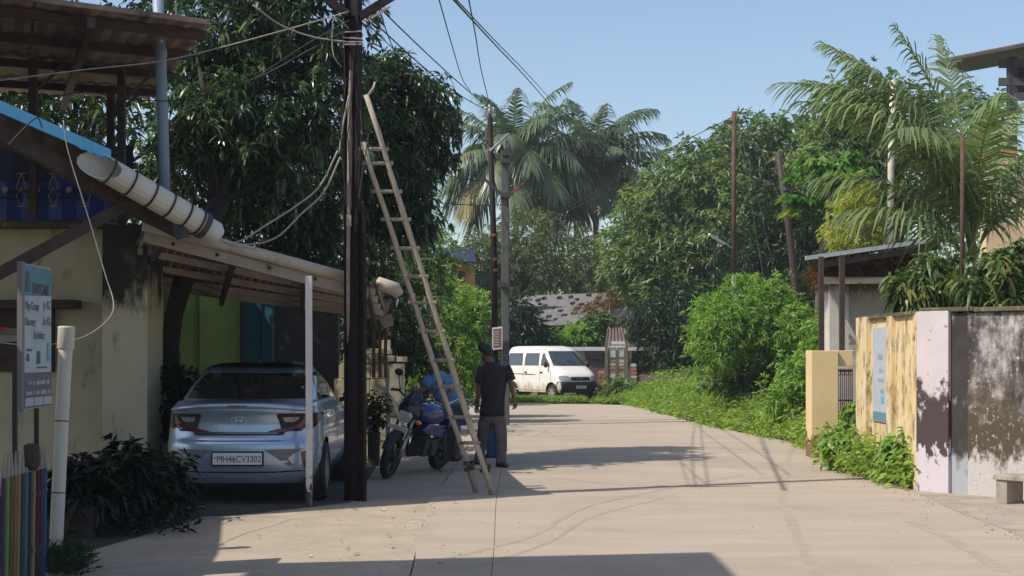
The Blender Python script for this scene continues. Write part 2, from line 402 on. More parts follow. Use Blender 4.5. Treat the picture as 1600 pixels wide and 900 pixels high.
M['l_yellow'] = leafmat('yellow_creeper', [(.28, .31, .05), (.38, .42, .08), (.48, .50, .13), (.44, .36, .13)], .35)
M['l_papaya'] = leafmat('papaya_leaf', [(.03, .10, .015), (.06, .16, .025), (.11, .22, .04), (.26, .26, .06)], .35)
M['l_palm'] = leafmat('palm_leaflet', [(.06, .09, .05), (.09, .13, .07), (.14, .18, .10), (.20, .23, .13)], .28, .35, .5)
M['l_palm2'] = leafmat('coconut_leaflet', [(.09, .135, .065), (.14, .195, .09), (.20, .26, .125), (.28, .33, .18)], .3, .35, .5)
M['l_palmdry'] = leafmat('dry_palm_leaflet', [(.22, .19, .09), (.30, .25, .10), (.34, .30, .14)], .3)
M['l_dry'] = leafmat('dry_stalk', [(.16, .085, .045), (.24, .14, .07), (.31, .21, .12)], .15, .8, .1)
M['rachis'] = mat('palm_rachis', (.17, .19, .07), .2, 6, .6)
# ------------------------------------------------------------------ foliage
def np_mesh(name, verts, tris, quads, tint, m, parent=None):
    me = bpy.data.meshes.new(name)
    nt_, nq = len(tris), len(quads)
    verts = np.asarray(verts, np.float32)
    me.vertices.add(len(verts)); me.vertices.foreach_set('co', verts.ravel())
    loops = np.concatenate([np.asarray(tris, np.int32).ravel(), np.asarray(quads, np.int32).ravel()])
    me.loops.add(len(loops)); me.loops.foreach_set('vertex_index', loops)
    st = np.concatenate([np.arange(nt_) * 3, nt_ * 3 + np.arange(nq) * 4]).astype(np.int32)
    me.polygons.add(nt_ + nq); me.polygons.foreach_set('loop_start', st)
    me.update(calc_edges=True)
    a = me.attributes.new('tint', 'FLOAT', 'FACE'); a.data.foreach_set('value', np.asarray(tint, np.float32))
    return link_mesh(name, me, m, parent)
def unit(a): return a / np.maximum(np.linalg.norm(a, axis=-1, keepdims=True), 1e-9)
def leaf_arrays(base, d, L, W, droop=.3, detail=1, fold=.25, roll=None):
    n = len(base); d = unit(d)
    L = np.broadcast_to(L, (n,))[:, None]; W = np.broadcast_to(W, (n,))[:, None]
    droop = np.broadcast_to(droop, (n,))[:, None]
    up = np.array([0, 0, 1.0]) + RNG.normal(0, .45 if roll is None else roll, (n, 3))
    side = unit(np.cross(d, up)); nr = np.cross(side, d); z = np.array([0, 0, 1.0])
    q = lambda t: base + d * L * t - z * droop * L * t * t
    if detail == 1:
        v = np.stack([q(0), q(.42) + side * W / 2 + nr * W * fold, q(.42) - side * W / 2 + nr * W * fold, q(1)], 1)
        b = np.arange(n)[:, None] * 4
        tris = np.concatenate([b + np.array([[0, 2, 3]]), b + np.array([[0, 3, 1]])])
        return v.reshape(-1, 3), tris, np.zeros((0, 4), int), 2, 0
    v = np.stack([q(0), q(.3) + side * W * .48 + nr * W * fold, q(.3) - side * W * .48 + nr * W * fold,
                  q(.68) + side * W * .40 + nr * W * fold, q(.68) - side * W * .40 + nr * W * fold, q(1)], 1)
    b = np.arange(n)[:, None] * 6
    tris = np.concatenate([b + np.array([[0, 2, 1]]), b + np.array([[3, 4, 5]])])
    return v.reshape(-1, 3), tris, b + np.array([[1, 2, 4, 3]]), 2, 1
def leaf_obj(name, base, d, L, W, m, parent, tint, droop=.3, detail=1, fold=.25):
    v, t, q, a, b = leaf_arrays(base, d, L, W, droop, detail, fold)
    tt = np.concatenate([np.tile(tint, a), np.tile(tint, b)]) if b else np.tile(tint, a)
    return np_mesh(name, v, t, q, np.clip(tt, 0, 1), m, parent)
def crown(name, blobs, parent, m, clumps, clump_r, per, lpn, L, W, droop=.35, detail=1, spread=(.6, 1.3), shell=(.55, 1.0), tvar=.22, flat=.75):
    C = np.array([b[0] for b in blobs], float); R = np.array([b[1] for b in blobs], float)
    w = (R[:, 0] * R[:, 1] + R[:, 0] * R[:, 2] + R[:, 1] * R[:, 2]); w /= w.sum()
    bi = RNG.choice(len(blobs), clumps, p=w)
    dr = unit(RNG.normal(size=(clumps, 3)))
    u = shell[0] + (shell[1] - shell[0]) * RNG.random(clumps) ** .6
    cc = C[bi] + R[bi] * dr * u[:, None]
    ct = RNG.random(clumps) * .55 + .2
    nodes = np.repeat(cc, per, 0) + RNG.normal(0, 1, (clumps * per, 3)) * clump_r * np.array([1, 1, flat])
    nb = np.repeat(bi, per); nt_ = np.repeat(ct, per)
    ax = unit((nodes - C[nb]) / R[nb]) + np.array([0, 0, .35]) + RNG.normal(0, .35, nodes.shape)
    ax = unit(ax)
    n = len(nodes)
    base = np.repeat(nodes, lpn, 0); axr = np.repeat(ax, lpn, 0)
    perp = unit(np.cross(axr, RNG.normal(size=axr.shape)))
    th = RNG.uniform(spread[0], spread[1], len(base))[:, None]
    d = axr * np.cos(th) + perp * np.sin(th)
    LL = L * RNG.uniform(.65, 1.2, len(base)); WW = W * RNG.uniform(.75, 1.2, len(base))
    base = base + RNG.normal(0, .12 * L, base.shape)
    tint = np.repeat(nt_, lpn) + RNG.normal(0, tvar, len(base))
    return leaf_obj(name, base, d, LL, WW, m, parent, tint, RNG.uniform(droop * .5, droop * 1.5, len(base)), detail)
def tree(name, label, cat, base, trunk_top, r0, blobs, m, clumps, clump_r, per, lpn, L, W, group=None, bark='bark', wob=.12, **kw):
    base = Vector(base); top = Vector(trunk_top)
    t = thing(name, label, cat, base, group)
    b = MB(); pts = []; rad = []
    for i in range(7):
        f = i / 6
        p = base.lerp(top, f) + Vector((random.uniform(-1, 1), random.uniform(-1, 1), 0)) * wob * (f * (1.2 - f) * 2)
        if i == 0: p.z -= .15
        pts.append(p); rad.append(r0 * (1.25 - .6 * f))
    b.tube(pts, rad, 10)
    for c, R in blobs:
        c = Vector(c); s = pts[random.choice((4, 5, 6))]
        mid = s.lerp(c, .5) + Vector((random.uniform(-.2, .2), random.uniform(-.2, .2), random.uniform(-.1, .3)))
        b.tube([s, mid, c], [r0 * .5, r0 * .34, r0 * .12], 7)
        for _ in range(4):
            e = c + Vector((random.uniform(-1, 1) * R[0], random.uniform(-1, 1) * R[1], random.uniform(-.6, 1) * R[2])) * .8
            b.tube([mid, mid.lerp(e, .55) + Vector((0, 0, .1)), e], [r0 * .26, r0 * .16, r0 * .05], 5)
    b.build('trunk', M[bark], t, smooth=True)
    crown('crown', blobs, t, M[m], clumps, clump_r, per, lpn, L, W, **kw)
    return t
def frond(parent, origin, az, el, L, droop, m, nl=44, lmax=.8, w=.035, hang=.55, twist=0.0, tint0=.5, rr=.025, wind=(0, 0, 0)):
    """one palm leaf: arching midrib with two rows of leaflets; az measured from +X, counter-clockwise"""
    n = 22; pts = [np.array(origin, float)]; tang = []
    wv = np.array(wind, float)
    for i in range(n):
        f = i / n
        e = el - droop * f ** 1.3
        t = np.array([math.cos(az + twist * f) * math.cos(e), math.sin(az + twist * f) * math.cos(e), math.sin(e)]) + wv * f
        t /= np.linalg.norm(t); tang.append(t); pts.append(pts[-1] + t * L / n)
    tang.append(tang[-1]); pts = np.array(pts); tang = np.array(tang)
    b = MB(); b.tube([Vector(p) for p in pts[::3]] + [Vector(pts[-1])], [rr * (1 - .85 * i / 8) for i in range(len(pts[::3]) + 1)], 5)
    s = np.linspace(.16, 1.0, nl); s = np.concatenate([s, s])
    sg = np.concatenate([np.ones(nl), -np.ones(nl)])
    ix = s * n; i0 = np.minimum(ix.astype(int), n - 1); fr = (ix - i0)[:, None]
    bp = pts[i0] * (1 - fr) + pts[i0 + 1] * fr; tg = tang[i0]
    sd_ = unit(np.cross(tg, np.array([0, 0, 1.0])) + 1e-6) * sg[:, None]
    upv = unit(np.cross(sd_, tg)) * sg[:, None]
    fw = .35 + .65 * s ** 1.5
    d = sd_ * (1.0 - .45 * s[:, None]) + tg * fw[:, None] + upv * .22 + RNG.normal(0, .07, bp.shape) + wv * .5
    ll = lmax * np.clip(np.sin(np.pi * (s * .86 + .1)) ** .7, .12, 1) * RNG.uniform(.85, 1.12, len(s))
    hg = hang * RNG.uniform(.7, 1.3, len(s))
    d = unit(d); z = np.array([0, 0, 1.0]); q = lambda t: bp + d * (ll * t)[:, None] - z * (hg * ll * t * t)[:, None]
    wd = unit(np.cross(d, upv)) * w
    v = np.stack([q(0) - wd * .35, q(0) + wd * .35, q(.35) + wd * .5, q(.35) - wd * .5, q(.7) + wd * .4, q(.7) - wd * .4, q(1)], 1).reshape(-1, 3)
    k = np.arange(len(s))[:, None] * 7
    quads = np.concatenate([k + np.array([[0, 1, 2, 3]]), k + np.array([[3, 2, 4, 5]])]); tris = k + np.array([[5, 4, 6]])
    tn = np.clip(tint0 + RNG.normal(0, .16, len(s)), 0, 1)
    nv = len(v)
    verts = np.concatenate([v, np.array([tuple(p) for p in b.v])])
    rq = np.array([f for f in b.f if len(f) == 4]) + nv
    o = np_mesh('frond', verts, tris, np.concatenate([quads, rq]), np.concatenate([tn, tn, tn, np.zeros(len(rq))]), [m, M['rachis']], parent)
    mi = np.zeros(len(o.data.polygons), np.int32); mi[-len(rq):] = 1
    o.data.polygons.foreach_set('material_index', mi)
    return o
def scatter_leaves(name, pts, m, per, L, W, h, spread=.12, tilt=(.3, 1.4), droop=.5, detail=1, parent=None, hscale=None):
    """leafy ground plants: at each point a little stem with leaves up to height h"""
    pts = np.asarray(pts, float); n = len(pts)
    hs = (h * RNG.uniform(.35, 1.15, n) if hscale is None else h * hscale)
    base = np.repeat(pts, per, 0); hh = np.repeat(hs, per) * RNG.random(n * per) ** .7
    base = base + np.stack([RNG.normal(0, spread, n * per), RNG.normal(0, spread, n * per), hh], 1)
    az = RNG.uniform(0, 2 * np.pi, n * per); e = RNG.uniform(*tilt, n * per) - .2
    d = np.stack([np.cos(az) * np.cos(e), np.sin(az) * np.cos(e), np.sin(e)], 1)
    tint = np.repeat(RNG.random(n) * .6 + .15, per) + RNG.normal(0, .18, n * per)
    return leaf_obj(name, base, d, L * RNG.uniform(.6, 1.25, n * per), W * RNG.uniform(.7, 1.2, n * per), m, parent, tint, droop * RNG.uniform(.4, 1.4, n * per), detail)

# ------------------------------------------------------------------ ground and road
def sheet(name, poly, z, m, kind='structure', parent=None, t=None):
    b = MB(); n = len(poly)
    b.add([(x, y, z) for x, y in poly], [tuple(range(n))])
    o = b.build(name, m, parent)
    if parent is None: tag(o, kind=kind)
    return o
def grid_sheet(name, x0, x1, y0, y1, nx, ny, zf, m):
    b = MB(); vs = []; fs = []
    for j in range(ny + 1):
        for i in range(nx + 1):
            x = x0 + (x1 - x0) * i / nx; y = y0 + (y1 - y0) * j / ny
            vs.append((x, y, zf(x, y)))
    for j in range(ny):
        for i in range(nx):
            a = j * (nx + 1) + i; fs.append((a, a + 1, a + nx + 2, a + nx + 1))
    b.add(vs, fs)
    return tag(b.build(name, m, smooth=True), kind='structure')
g = MB(); g.add([(-600, -200, -.06), (600, -200, -.06), (600, 900, -.06), (-600, 900, -.06)], [(0, 1, 2, 3)])
tag(g.build('ground', M['earth']), kind='structure')
# the road: centre line bends to the left behind the parked motorcycle
RL = [(-2, -.75), (6, -.72), (10.3, -.71), (13, -.80), (15.4, -.86), (19.6, -.79), (25, -.75), (31, -.9), (36, -1.6), (40, -3.2)]
RR = [(-2, 4.6), (6, 4.45), (12.6, 4.40), (16.6, 4.52), (19.8, 4.36), (22.5, 4.7), (25.6, 4.95), (31.8, 4.2), (38, 3.9), (42.4, 3.7), (45.2, 3.4)]
def itp(tab, y): return float(np.interp(y, [a for a, _ in tab], [b for _, b in tab]))
road = tag(bpy.data.objects.new('road', None), kind='structure'); COL.objects.link(road); OFF['road'] = V(0, 0, 0)
def ribbon(name, xl, xr, ys, z, m, parent):
    b = MB(); vs = []; fs = []; ncol = 10
    for y in ys:
        a, c = xl(y), xr(y)
        for k in range(ncol + 1): vs.append((a + (c - a) * k / ncol, y, z))
    for j in range(len(ys) - 1):
        for k in range(ncol):
            a = j * (ncol + 1) + k; fs.append((a, a + 1, a + ncol + 2, a + ncol + 1))
    b.add(vs, fs); n = len(b.v)
    for j in range(len(ys) - 1):                       # slab edges go down to the sub-base
        for k, s in ((0, 1), (ncol, -1)):
            a = b.v[j * (ncol + 1) + k]; c = b.v[(j + 1) * (ncol + 1) + k]
            b.add([a, c, (c[0], c[1], -.05), (a[0], a[1], -.05)], [(0, 1, 2, 3)])
    return b.build(name, m, parent)
ysr = list(np.linspace(-2, 39, 60))
jog = {y: random.uniform(-.022, .022) for y in ysr}
mid = lambda y: -.155 + .012 * math.sin(y * .7)
ribbon('slab', lambda y: itp(RL, y) + jog.get(y, 0), lambda y: mid(y) - .0025, ysr, .0, M['road'], road)
ribbon('slab', lambda y: mid(y) + .0025, lambda y: itp(RR, y), ysr, .0, M['road'], road)
# the far stretch turning left
b = MB()
b.add([(itp(RL, 39), 39, 0), (itp(RR, 39), 39, 0), (3.75, 42.4, 0), (3.4, 44.6, 0), (2.2, 45.6, 0), (0, 46.0, 0), (-14, 46.5, 0), (-14, 41.5, 0), (-4.5, 40.8, 0)], [tuple(range(9))])
b.build('slab', M['road'], road)
sheet('joint_filler', [(-1.2, -2), (4.9, -2), (4.9, 15), (4.9, 26), (4.1, 45), (-14, 47), (-14, 40), (-1.5, 34), (-1.1, 16)], -.022, M['joint'], parent=road)
# left apron of yellower concrete in front of the houses
b = MB(); ys = np.linspace(-2, 36, 50)
vs = []; fs = []
for y in ys: vs += [(-9.5, y, -.008), (itp(RL, y) - .008 + 0 * y, y, -.008)]
for j in range(len(ys) - 1): fs.append((2 * j, 2 * j + 1, 2 * j + 3, 2 * j + 2))
b.add(vs, fs)
tag(b.build('pavement', M['apron']), kind='structure')
sheet('driveway', [tuple(G(px, py))[:2] for px, py in ((318, 806), (380, 803), (470, 793), (548, 784))] + [(-1.75, 17.5), (-1.9, 21), (-4.3, 21), (-4.3, 15.2)], -.003, M['drive'])  # near-black floor sheet; the shade under the carport is put into its colour
sheet('garden_bed', [tuple(G(px, py))[:2] for px, py in ((60, 884), (130, 862), (215, 838), (290, 815), (318, 806))] + [(-4.3, 15.6), (-4.6, 16.1), (-9, 16.2), (-9, 12)], -.004, M['soil'])  # dark bed soil, with the garden's deep shade put into its colour too
# dusty verge on the right
b = MB(); vs = []; fs = []; ys = np.linspace(-2, 24, 30)
for y in ys: vs += [(itp(RR, y) - .05 + random.uniform(-.05, .05), y, .003), (12, y, .003)]
for j in range(len(ys) - 1): fs.append((2 * j, 2 * j + 1, 2 * j + 3, 2 * j + 2))
b.add(vs, fs); tag(b.build('verge', M['verge']), kind='structure')
def bankz(x, y):
    e = itp(RR, min(y, 45)) + (max(0, y - 45) * -.25)
    dx = x - e - .15
    if dx < 0: return -.08
    return -.03 + .75 * (1 - math.exp(-dx * .38)) * min(1, max(0, (y - 23.0) / 5)) * (.9 + .2 * math.sin(x * 1.7 + y * .6))
grid_sheet('bank', 3.2, 24, 22.5, 62, 50, 50, bankz, M['earth'])

def arc_strip(name, pts, w):  # thin curved strip, slightly darker than the road
    b = MB(); vs = []; fs = []
    P_ = [G(px, py) for px, py in pts]; n = 40
    Q = []
    for i in range(n + 1):
        f = i / n * (len(P_) - 1); k = min(int(f), len(P_) - 2); u = f - k
        p0, p1, p2, p3 = P_[max(0, k - 1)], P_[k], P_[k + 1], P_[min(len(P_) - 1, k + 2)]
        Q.append(.5 * ((2 * p1) + (p2 - p0) * u + (2 * p0 - 5 * p1 + 4 * p2 - p3) * u * u + (3 * p1 - p0 - 3 * p2 + p3) * u ** 3))
    for i, q_ in enumerate(Q):
        t_ = (Q[min(n, i + 1)] - Q[max(0, i - 1)]).normalized(); s_ = V(-t_.y, t_.x, 0) * (w / 2 * random.uniform(.75, 1.15))
        vs += [q_ + s_ + V(0, 0, .0015), q_ - s_ + V(0, 0, .0015)]
    for i in range(n): fs.append((2 * i, 2 * i + 1, 2 * i + 3, 2 * i + 2))
    b.add(vs, fs); return tag(b.build(name, M['arc_tone']), kind='structure')
arc_strip('road_arc', ((1236, 700), (1224, 770), (1243, 830), (1275, 898)), .10)
arc_strip('road_arc', ((700, 872), (830, 838), (905, 796), (1010, 770), (1160, 742)), .07)
arc_strip('road_arc', ((735, 888), (850, 850), (930, 806), (1040, 778)), .05)
arc_strip('road_arc', ((1420, 815), (1480, 840), (1570, 893)), .12)
# scraps of litter and dry leaves on the left apron
b = MB()
for px, py in ((505, 800), (555, 797), (612, 808), (530, 812), (533, 846), (608, 838), (543, 858), (612, 855), (556, 866), (430, 800), (346, 852), (688, 880), (160, 888), (404, 839), (598, 797), (484, 869)):
    p = G(px, py); a = random.uniform(0, 3)
    l, w = random.uniform(.02, .055), random.uniform(.01, .025)
    ca, sa = math.cos(a), math.sin(a)
    b.add([(p.x + l * ca, p.y + l * sa, .004), (p.x - w * sa, p.y + w * ca, .012), (p.x - l * ca, p.y - l * sa, .006), (p.x + w * sa, p.y - w * ca, .016)], [(0, 1, 2, 3)])
tag(b.build('litter', mat('dry_litter', (.48, .36, .22), .4, 30, .9)), kind='stuff')

# ------------------------------------------------------------------ left: school house
t = thing('house', 'yellow plastered house with a mouldy corner pillar behind the picket fence', 'house', V(-6.5, 17.5, 0))
b = MB(); b.box((-8.85, 19.5, 1.5), (8.3, 4.8, 3.0)); b.build('wall', M['yellow_wall'], t)
b = MB(); b.box((-4.225, 16.42, 1.48), (.49, .72, 2.97)); b.build('pillar', M['stain_pillar'], t)
b = MB(); b.box((-9.2, 17.0, 3.03), (9.2, .5, .06)); b.build('coping', M['moss_cap'], t)
b = MB(); b.box((-5.75, 17.06, 1.72), (.9, .06, .75)); b.build('shutter', M['brown_steel'], t, bevel=.01)
b = MB(); b.box((-5.6, 16.95, 2.12), (1.2, .3, .10)); b.build('ledge', M['brown_steel'], t, bevel=.01)
# balcony with blue tarpaulin and ornamental ironwork
t = thing('balcony_railing', 'ornamental balcony railing hung with blue tarpaulin over the yellow wall', 'railing', V(-5.8, 17.0, 3.06))
b = MB(); b.corr((-8.5, 17.08, 3.06), (-4.66, 17.08, 3.06), (-4.66, 17.08, 3.55), (-8.5, 17.08, 3.55), 12, .02); b.build('tarpaulin', M['blue_tarp'], t)
b = MB(); b.corr((-8.5, 17.3, 3.55), (-4.45, 17.3, 3.55), (-4.45, 17.3, 4.0), (-8.5, 17.3, 4.0), 5, .04); b.build('dark_sheet', M['dark_blue'], t)
b = MB(); b.slab((-5.45, 17.2, 3.42), (-4.75, 17.2, 3.42), (-4.85, 17.2, 3.78), (-5.3, 17.2, 3.85), .02); b.build('tarpaulin', M['blue_tarp'], t)
for z in (3.36, 3.44, 3.08):
    b = MB(); b.beam((-8.5, 17.0, z), (-4.66, 17.0, z), .03, .02); b.build('rail', M['dark_blue'], t)
def px17(px): return (px - 800) / F * 16.95
for px in (8, 58, 108, 158):
    b = MB(); c = V(px17(px), 16.95, 3.44)
    for k in range(6):
        a = k * math.pi / 3
        b.ball(c + V(math.cos(a) * .021, -.005, math.sin(a) * .021), (.018, .012, .018), 7, 5)
    b.ball(c + V(0, -.012, 0), .012, 7, 5)
    b.build('flower', M['tip'], t, smooth=True)
for px in (33, 83, 133):
    x = px17(px); b = MB()
    for s in (-1, 1):
        b.tube([(x, 16.96, 3.62), (x + s * .035, 16.96, 3.54), (x + s * .055, 16.96, 3.45), (x + s * .01, 16.96, 3.42), (x + s * .058, 16.96, 3.39), (x + s * .03, 16.96, 3.29), (x, 16.96, 3.25)], .006, 5)
    b.beam((x - .05, 16.96, 3.63), (x + .05, 16.96, 3.63), .012, .012); b.beam((x - .05, 16.96, 3.25), (x + .05, 16.96, 3.25), .012, .012)
    b.ball((x, 16.95, 3.45), .02, 8, 5)
    b.build('ornament', M['wood2'], t)

# sloping porch roof with blue edge
t = thing('porch_roof', 'dark porch roof with sky blue edge sloping down to the white gutter pipe', 'roof', V(-4.4, 15.2, 3.0))
A0, A1, A2 = P(-60, 140, 13.35), P(174, 243, 14.15), P(322, 345, 14.75)
E0, E1, E2 = P(-62, 200, 16.9), P(172, 292, 16.9), P(318, 352, 16.6)
for i, (a, bq, c, d) in enumerate(((A0 + V(-1.4, -.3, .5), A0, E0, E0 + V(-1.4, 0, .4)), (A0, A1, E1, E0), (A1, A2 + V(-.1, 0, .08), E2 + V(-.1, 0, .08), E1))):
    b = MB(); b.corr(a - V(0, 0, .03), bq - V(0, 0, .03), c - V(0, 0, .03), d - V(0, 0, .03), 6 if i < 2 else 4, .012, .006); b.build('sheet', M['brown_steel'], t)
b = MB(); b.slab(A0 + V(0, -.01, -.055), A1 + V(0, -.01, -.05), A1 + V(0, -.01, .055), A0 + V(0, -.01, .06), .03)
b.slab(A0 + V(-1.4, -.31, .45), A0 + V(0, -.012, -.055), A0 + V(0, -.012, .06), A0 + V(-1.4, -.31, .56), .03)
b.build('edge_trim', M['sky_blue_sheet'], t)
for k in range(4):
    a = P(128 + k * 12.5, 223 + k * 5.8, 14.0 + k * .05) + V(0, -.03, .0)
    b = MB(); b.slab(a + V(-.03, 0, -.05), a + V(.022, 0, -.075), a + V(.025, 0, .04), a + V(-.027, 0, .065), .02); b.build('tab', M['sky_blue_sheet'], t)
b = MB(); b.beam(P(-80, 470, 13.6), P(212, 312, 14.6), .11, .11); b.build('strut', M['brown_steel'], t)
b = MB(); b.beam(A0 + V(0, .2, -.2), A2 + V(-.3, .2, -.1), .1, .16); b.build('beam', M['brown_steel'], t)
b = MB(); b.beam(A0 + V(-1.2, 2.4, .3), E2.lerp(A2, .5) + V(-.3, 0, -.06), .1, .12); b.build('beam', M['brown_steel'], t)
# gutter pipe
t = thing('gutter_pipe', 'thick white drain pipe strapped to the lower edge of the porch roof', 'gutter', P(230, 300, 14.4))
g0, g1 = P(140, 250, 14.0), P(318, 352, 14.72)
b = MB(); n = 16; R0 = .128
ax = (g1 - g0).normalized(); sx = ax.cross(V(0, 1, 0)).normalized(); sy = ax.cross(sx)
vs = []; fs = []
def ringp(c, r, skew=0.0):
    out = []
    for k in range(n):
        a = 2 * math.pi * k / n
        off = sx * math.cos(a) * r + sy * math.sin(a) * r
        out.append(c + off + ax * (skew * (off.dot(sy) * .9 + off.dot(sx) * .35) / r))
    return out
for r_, f, sk in ((R0 * .92, .08, .19), (R0, .08, .19), (R0, .35, .02), (R0, .98, 0), (R0 * .86, 1.0, 0)):
    vs += ringp(g0.lerp(g1, f), r_, sk)
for i in range(4):
    for k in range(n): fs.append((i * n + k, i * n + (k + 1) % n, (i + 1) * n + (k + 1) % n, (i + 1) * n + k))
fs.append(tuple(range(4 * n, 5 * n)))
vs += ringp(g0.lerp(g1, .32), R0 * .9)
for k in range(n): fs.append((k, 5 * n + k, 5 * n + (k + 1) % n, (k + 1) % n))
fs.append(tuple(range(5 * n, 6 * n)))
b.add(vs, fs); b.build('pipe', M['white_pvc'], t, smooth=False)
for f in (.16, .34, .52, .68, .83, .95):
    b = MB(); c = g0.lerp(g1, f)
    arc = [c + (sx * math.cos(a) + sy * math.sin(a)) * (R0 + .006) for a in np.linspace(0, math.pi * 2, 22)]
    b.tube(arc, .011, 6); b.build('strap', M['dark'], t)
b = MB(); b.lathe([(.10, -.02), (.108, .0), (.108, .14), (.07, .19), (.01, .2)], g1 + ax * .01, ax, 18); b.build('end_cap', M['grey_white_pvc'], t, smooth=False)
b = MB(); b.tube([P(282, 345, 14.6), P(284, 372, 14.62)], [.075, .068], 14); b.build('spout', M['steel_dark'], t)
b = MB(); b.lathe([(R0 + .012, 0), (R0 + .012, .06)], g0.lerp(g1, .97), ax, 18); b.build('clamp', M['steel_dark'], t)

# blue-grey vent pipe standing behind the gutter
b = MB(); b.tube([P(258.5, 348, 15.6), P(254, 180, 15.6), P(245, -60, 15.5)], .06, 16)
b.tube([P(251.5, 88, 15.57), P(251.0, 76, 15.57)], .066, 16)
tag(rebase(b.build('vent_pipe', M['blue_grey_pipe'], smooth=True)), 'tall blue grey vent pipe rising behind the white gutter', 'pipe')

# high brown roof on thin steel columns
t = thing('canopy_roof', 'high weathered brown sheet canopy on thin steel columns in front of the mango tree', 'canopy', V(-5.5, 16, 3.0))
c0, c1 = V(-3.02, 14.75, 4.87), V(-10.2, 9.92, 4.87)       # near edge, running back to the left
c2, c3 = V(-4.66, 18.9, 4.83), V(-11.8, 16.6, 4.8)
for i in range(5):
    f0, f1 = i / 5, (i + 1) / 5 + .02
    a, bb = c1.lerp(c0, f0), c1.lerp(c0, min(1, f1)); d, c = c3.lerp(c2, f0), c3.lerp(c2, min(1, f1))
    o = V(0, 0, .012 * (i % 2))
    b = MB(); b.corr(a + o, bb + o, c + o, d + o, 9, .013, .006, ripple=.03); b.build('sheet', M['brown_sheet'], t)
b = MB(); b.slab(c1 + V(0, -.05, -.03), c0 + V(.0, -.05, -.03), c0 + V(0, -.05, .02), c1 + V(0, -.05, .02), .03); b.build('edge_strip', M['brown_sheet'], t)
for f in (.07, .3, .56, .82):
    p, q = c1.lerp(c3, f) - V(0, 0, .07), c0.lerp(c2, f) - V(0, 0, .07)
    b = MB(); b.beam(p, q, .06, .09); b.build('purlin', M['brown_steel'], t)
for f in (.50, .86):
    p, q = c1.lerp(c0, f) - V(0, 0, .15), c3.lerp(c2, f) - V(0, 0, .15)
    b = MB(); b.beam(p, q, .07, .10); b.build('rafter', M['brown_steel'], t)
for p, z0 in ((P(190, 100, 16.4), 3.0), (P(173, 100, 17.6), 3.0), (P(52, 100, 15.8), 3.0)):
    b = MB(); b.beam((p.x, p.y, z0), (p.x, p.y, 4.72), .08, .08); b.build('column', M['brown_steel'], t)
    b = MB(); b.beam((p.x, p.y, 4.35), (p.x + .3, p.y + .2, 4.72), .035, .035); b.build('bracket', M['brown_steel'], t)

# unseen house added left of the frame, its roofs shaped to cast shade
t = thing('house', 'unseen house added left of the fence to cast its shade', 'house', V(-9, 6, 0))
b = MB(); b.box((-8.6, 6.0, 2.4), (3.2, 8, 4.8)); b.build('wall', M['yellow_wall'], t)
b = MB(); b.slab((-6.1, 4.0, 6.0), (-2.72, 4.0, 6.0), (-2.72, 9.6, 6.0), (-6.1, 9.05, 6.0), .12); b.build('roof', M['brown_sheet'], t)
for p in ((-3.2, 5.5), (-3.2, 8.2)):
    b = MB(); b.beam((p[0], p[1], 0), (p[0], p[1], 5.9), .1, .1); b.build('post', M['brown_steel'], t)
b = MB(); b.prism([(-5.30, 13.05), (-8.5, 12.6), (-8.5, 4.0), (-4.60, 4.0), (-4.68, 9.2), (-4.80, 10.3), (-4.88, 10.8)], 3.46, 3.52); b.build('shade_awning', M['brown_sheet'], t)

# ------------------------------------------------------------------ picket fence painted like pencils
t = thing('picket_fence', 'low fence of multicoloured pencil shaped pickets below the school board', 'fence', V(-3.25, 9.8, 0))
cols = ['purple', 'lime', 'green', 'orange', 'tan', 'mauve', 'teal2', 'slate', 'tan', 'plum', 'maroon', 'royal']
for k, cn in enumerate(cols):
    f = k / 11; p = G(3 + 65 * f, 900); D = 9.35 + .85 * f
    x = (3 + 65 * f - 800) / F * D; zt = .92 - .0 * f
    r = .0145
    b = MB(); b.tube([(x, D, -.02), (x + .012, D, zt - .16)], r, 8)
    o = b.build('picket', M['p_' + cn], t)
    b = MB(); b.tube([(x + .012, D, zt - .16), (x + .0125, D, zt - .15), (x + .016, D, zt)], [r, r * .98, .004], 8)
    OFF[o.name] = OFF[t.name]; b.build('picket_tip', M['tip'], o)
for z in (.22, .6):
    b = MB(); b.beam(V(-3.27, 9.37, z), V(-3.24, 10.22, z), .02, .04); b.build('rail', M['dark'], t)
b = MB(); b.lathe([(.03, 0), (.055, .03), (.06, .1), (.05, .17), (.02, .18)], V(*(P(49, 735, 9.85))), (0, 0, 1), 12); b.build('wire_bundle', M['rope'], t)

# school board
t = thing('signboard', 'tall faded white school signboard on two thin posts above the picket fence', 'signboard', V(-3.3, 10.2, 0))
s0 = P(36, 520, 9.9); s1 = P(80, 520, 10.55)
xa = V(s1.x - s0.x, s1.y - s0.y, 0); W_ = xa.length; xa.normalize(); nb_ = V(xa.y, -xa.x, 0)
zb, zt = P(36, 640, 9.9).z, P(36, 411, 9.9).z
def brd(u, z, o=0.0): return V(s0.x, s0.y, 0) + xa * (u * W_) + V(0, 0, z) + nb_ * o
b = MB(); b.slab(brd(0, zb), brd(1, zb), brd(1, zt), brd(0, zt), .035); b.build('board', M['sign_white'], t)
Hh = zt - zb
b = MB(); b.beam(brd(0, zb - .02, -.015), brd(0, zt + .01, -.015), .035, .05, (0, 1, 0)); b.build('frame', M['sign_frame'], t)
b = MB(); b.slab(brd(.02, zt - .22 * Hh, .004), brd(.99, zt - .20 * Hh, .004), brd(.99, zt - .01, .004), brd(.02, zt - .005, .004), .003); b.build('header', M['sign_teal'], t)
b = MB(); b.slab(brd(.02, zb + .005, .004), brd(.99, zb + .005, .004), brd(.99, zb + .25 * Hh, .004), brd(.02, zb + .25 * Hh, .004), .003); b.build('footer', M['sign_grey'], t)
